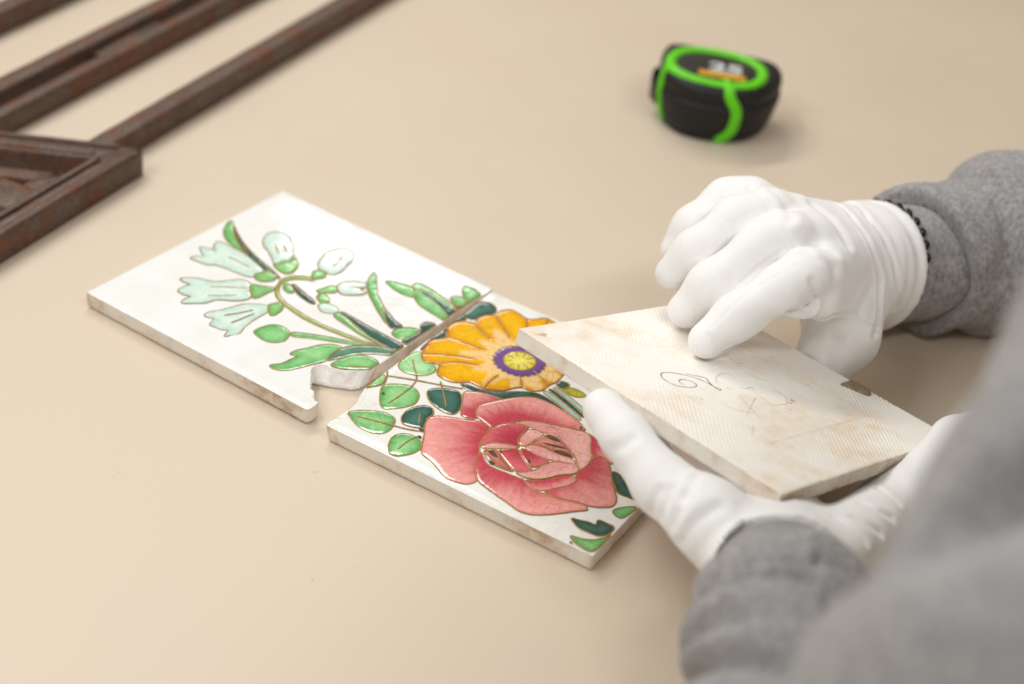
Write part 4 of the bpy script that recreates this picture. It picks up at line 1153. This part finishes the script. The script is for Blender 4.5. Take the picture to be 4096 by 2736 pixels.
def sleeve(path, radii, prof, name, parent, seg=160, step=1.6, noise=1.1, label=None):
    """cloth tube: prof(s, theta) -> (radial offset, slide along the axis)"""
    c = catmull(np.c_[np.asarray(path, float), np.asarray(radii, float)], 40)
    c = resample(c, step)
    r0 = c[:, 3]; c = c[:, :3]
    s = np.r_[0, np.cumsum(np.linalg.norm(np.diff(c, axis=0), axis=1))]
    tg = np.gradient(c, axis=0); tg /= np.linalg.norm(tg, axis=1)[:, None]
    e = np.array([0, 0, 1.0]); fr = []
    for t in tg:
        e = e - (e @ t) * t; e /= np.linalg.norm(e); fr.append((e.copy(), np.cross(t, e)))
    th = np.linspace(0, 2 * np.pi, seg, endpoint=False)
    V = []
    for i in range(len(c)):
        ro, sl = prof(s[i], th)
        d = np.cos(th)[:, None] * fr[i][0] + np.sin(th)[:, None] * fr[i][1]
        V.append(c[i] + d * (r0[i] + ro)[:, None] + tg[i] * np.asarray(sl)[:, None])
    V = np.array(V)
    n = len(c)
    W3 = V.reshape(-1, 3)
    out = (V - c[:, None]); out /= np.linalg.norm(out, axis=2)[:, :, None]
    W3 = W3 + out.reshape(-1, 3) * (vnoise(W3, 0.035, 7) * noise + vnoise(W3, 0.1, 8) * noise * 0.35)[:, None]
    W3[:, 2] = np.maximum(W3[:, 2], 0.6)
    I = np.arange(n * seg).reshape(n, seg)
    F = np.stack([I[:-1], np.roll(I, -1, 1)[:-1], np.roll(I, -1, 1)[1:], I[1:]], -1).reshape(-1, 4)
    o = add(name, W3, F, M['jersey'], parent)
    if label: o['label'] = label
    return o

person = thing('person', (420, -80, 0), 'person in a grey heather sweatshirt and white gloves holding the ribbed tile', 'person')
SH_R = np.array([560.0, 170.0, 330.0]); EL_R = np.array([455.0, 215.0, 62.0])
SH_L = LH['arm'][5] + (90, 40, 60)

def body_sdf(P):
    r = chain(P, [RH['middle'][0], RW, RH['arm'][0], EL_R, SH_R], [10, 23, 27, 34, 42], 10)
    r = np.minimum(r, chain(P, [LH['middle'][0] * 0.6 + LW * 0.4, LW, LH['arm'][0], LH['arm'][2], LH['arm'][4], SH_L], [10, 21, 24, 34, 42, 48], 10))
    mid = (SH_R + SH_L) / 2
    tor = sd_cap(P, SH_R + (60, 0, -10), SH_L + (90, 60, -10), 60, 60)
    tor = smin(tor, sd_cap(P, mid + (110, 0, -40), mid + (170, 0, -330), 120, 125), 60)
    return smin(r, tor, 40)
pts = np.array([RH['middle'][0], LH['middle'][0], EL_R, SH_R, LH['arm'][2], SH_L])
V, F = surface_net(body_sdf, (40, -560, -60), (880, 360, 520), 9.0)
V = relax(V, F, 2)
add('body', V, F, M['skin'], person)

def torso_sdf(P):
    mid = (SH_R + SH_L) / 2
    t = sd_cap(P, SH_R + (60, 0, -10), SH_L + (90, 60, -10), 72, 72)
    t = smin(t, sd_cap(P, mid + (110, 0, -40), mid + (170, 0, -330), 136, 142), 60)
    return t + 4 * np.sin(P[:, 2] * 0.05 + P[:, 1] * 0.03)
V, F = surface_net(torso_sdf, (300, -560, -90), (900, 420, 560), 11.0)
V = relax(V, F, 2)
shirt = add('sweatshirt', V, F, M['jersey'], person)

g = lambda x, m_, w: np.exp(-((x - m_) / w) ** 2)
def prof_r(s, th):
    # bunched folds behind the wrist
    ro = 0.8 * np.sin(3 * th + 0.3) - 2.0 * g(s, 4, 10) + 0 * th
    f1 = 55 + 8 * np.sin(th) + 9 * np.clip(np.sin(th), 0, 1) ** 4
    st = 1 / (1 + np.exp(-(s - f1) / 1.3))
    ro = ro + 7.0 * st + 3.0 * g(s, f1 + 7, 6) - 3.0 * g(s, f1 - 3, 4)
    f2 = 88 + 10 * np.cos(th + 0.5)
    ro = ro + 5.5 * g(s, f2 + 8, 10) - 4.5 * g(s, f2 - 6, 5)
    f3 = 122 + 9 * np.cos(th - 1.2)
    ro = ro + 5 * g(s, f3, 9) - 3 * g(s, f3 - 14, 6)
    return ro, -10.0 * g(s, f1 + 3, 6) + 0 * th
sleeve([RC - (14, 10, -2), RC + (3, 2.5, 0), RH['arm'][0], RH['arm'][1], RH['arm'][2] + (0, 0, 2), RH['arm'][3] + (0, 0, 6), EL_R, SH_R * 0.5 + EL_R * 0.5, SH_R + (50, 0, 0)],
       [28, 31, 34, 35.5, 38, 43, 52, 60, 72], prof_r, 'sleeve', shirt)

FOLDS_L = [(62, 11, 2.6), (79, 4.5, -3.4), (86, 3.0, 2.6), (91, 2.6, -2.4), (103, 8, 3.2), (115, 4.5, -2.4), (124, 6, 2.8), (134, 4.5, -4.2), (150, 9, 4.2), (168, 7, -4), (190, 14, 5)]
def prof_l(s, th):
    ro = np.zeros_like(th) - 1.0 * g(s, 8, 8)
    slant = -30 * (1 - np.cos(th)) * (th < 2.2) - 20 * (th >= 2.2)
    for s0, w, a in FOLDS_L:
        ro = ro + 1.6 * a * g(s, s0 + slant + 2.0 * np.sin(3 * th + s0), w)
    v = 346 + 46 * np.sin(th - 1.4)
    ro = ro + 5.5 * g(s, v - 26, 18) - 17 * g(s, v, 10) * np.clip((th - 1.12) / 0.35, 0, 1) - 0.5 * g(s, v + 26, 16) - 4 * g(s, v + 60, 12) + 2 * g(s, v - 60, 16)
    return ro, np.zeros_like(th)
axl = AXL
sleeve([LC - axl * 16, LC + axl * 4, LH['arm'][0], LH['arm'][1], LH['arm'][2], LH['arm'][2] * 0.35 + LH['arm'][3] * 0.65, LH['arm'][3], LH['arm'][4], LH['arm'][5], SH_L + (60, 30, 0)],
       [25, 28.2, 34, 37, 50, 56, 56, 58, 64, 78], prof_l, 'sleeve', shirt)

glove(right_hand, {k: v for k, v in RH.items() if k != 'arm'}, 46, 1.25, CREASE_R, person, 'white cotton glove on the hand pressing on top of the tile')
glove(left_hand, {k: v for k, v in LH.items() if k != 'arm'}, 44, 1.25, CREASE_L, person, 'white cotton glove on the hand holding the tile from below')

# beaded bracelet between glove and sleeve
axr = AXR
e1 = np.cross(axr, [0, 0, 1.0]); e1 /= np.linalg.norm(e1); e2 = np.cross(axr, e1)
bc = RC + axr * 1.0
th = np.linspace(0, 2 * np.pi, 72, endpoint=False)
R0 = 33.4
def on_wrist(a, dr=0.0, ds=0.0):
    """a loose loop: high on the wrist it shows, below it slips under the glove"""
    d = math.cos(a) * e1 + math.sin(a) * e2
    up = float(d @ np.array([0.05, 0.35, 0.93]))
    return bc + d * (R0 + dr - 5.0 * min(1, max(0, 0.35 - up))) + axr * (ds + 7.0 * up - 1.2)
rows = []
for k in range(6):
    q = k * math.pi / 3
    rows.append(np.array([on_wrist(a, 1.1 * math.cos(q), 1.1 * math.sin(q)) for a in th]))
V = np.stack(rows, 1).reshape(-1, 3); F = []
for i in range(72):
    j = (i + 1) % 72
    for k in range(6): F.append((i * 6 + k, j * 6 + k, j * 6 + (k + 1) % 6, i * 6 + (k + 1) % 6))
br = add('bracelet', V, F, M['bead'], person)
br['label'] = 'black bead bracelet at the wrist'
nb_ = 30
u = [(math.sin(a) * math.cos(b), math.sin(a) * math.sin(b), math.cos(a)) for a in np.linspace(0, math.pi, 7) for b in np.linspace(0, 2 * math.pi, 10, endpoint=False)]
Fs = [(i * 10 + j, (i + 1) * 10 + j, (i + 1) * 10 + (j + 1) % 10, i * 10 + (j + 1) % 10) for i in range(6) for j in range(10)]
first = None
for k in range(nb_):
    a = 2 * math.pi * k / nb_
    p = on_wrist(a, 0.6)
    if first is None:
        first = add('bead', np.array(u) * 3.3 + ORIGIN[person.name], Fs, M['bead'], br)
        o = first
    else:
        o = first.copy(); COL.objects.link(o); o.parent = br
    o.location = Vector(((p - ORIGIN[person.name]) * MM).tolist())
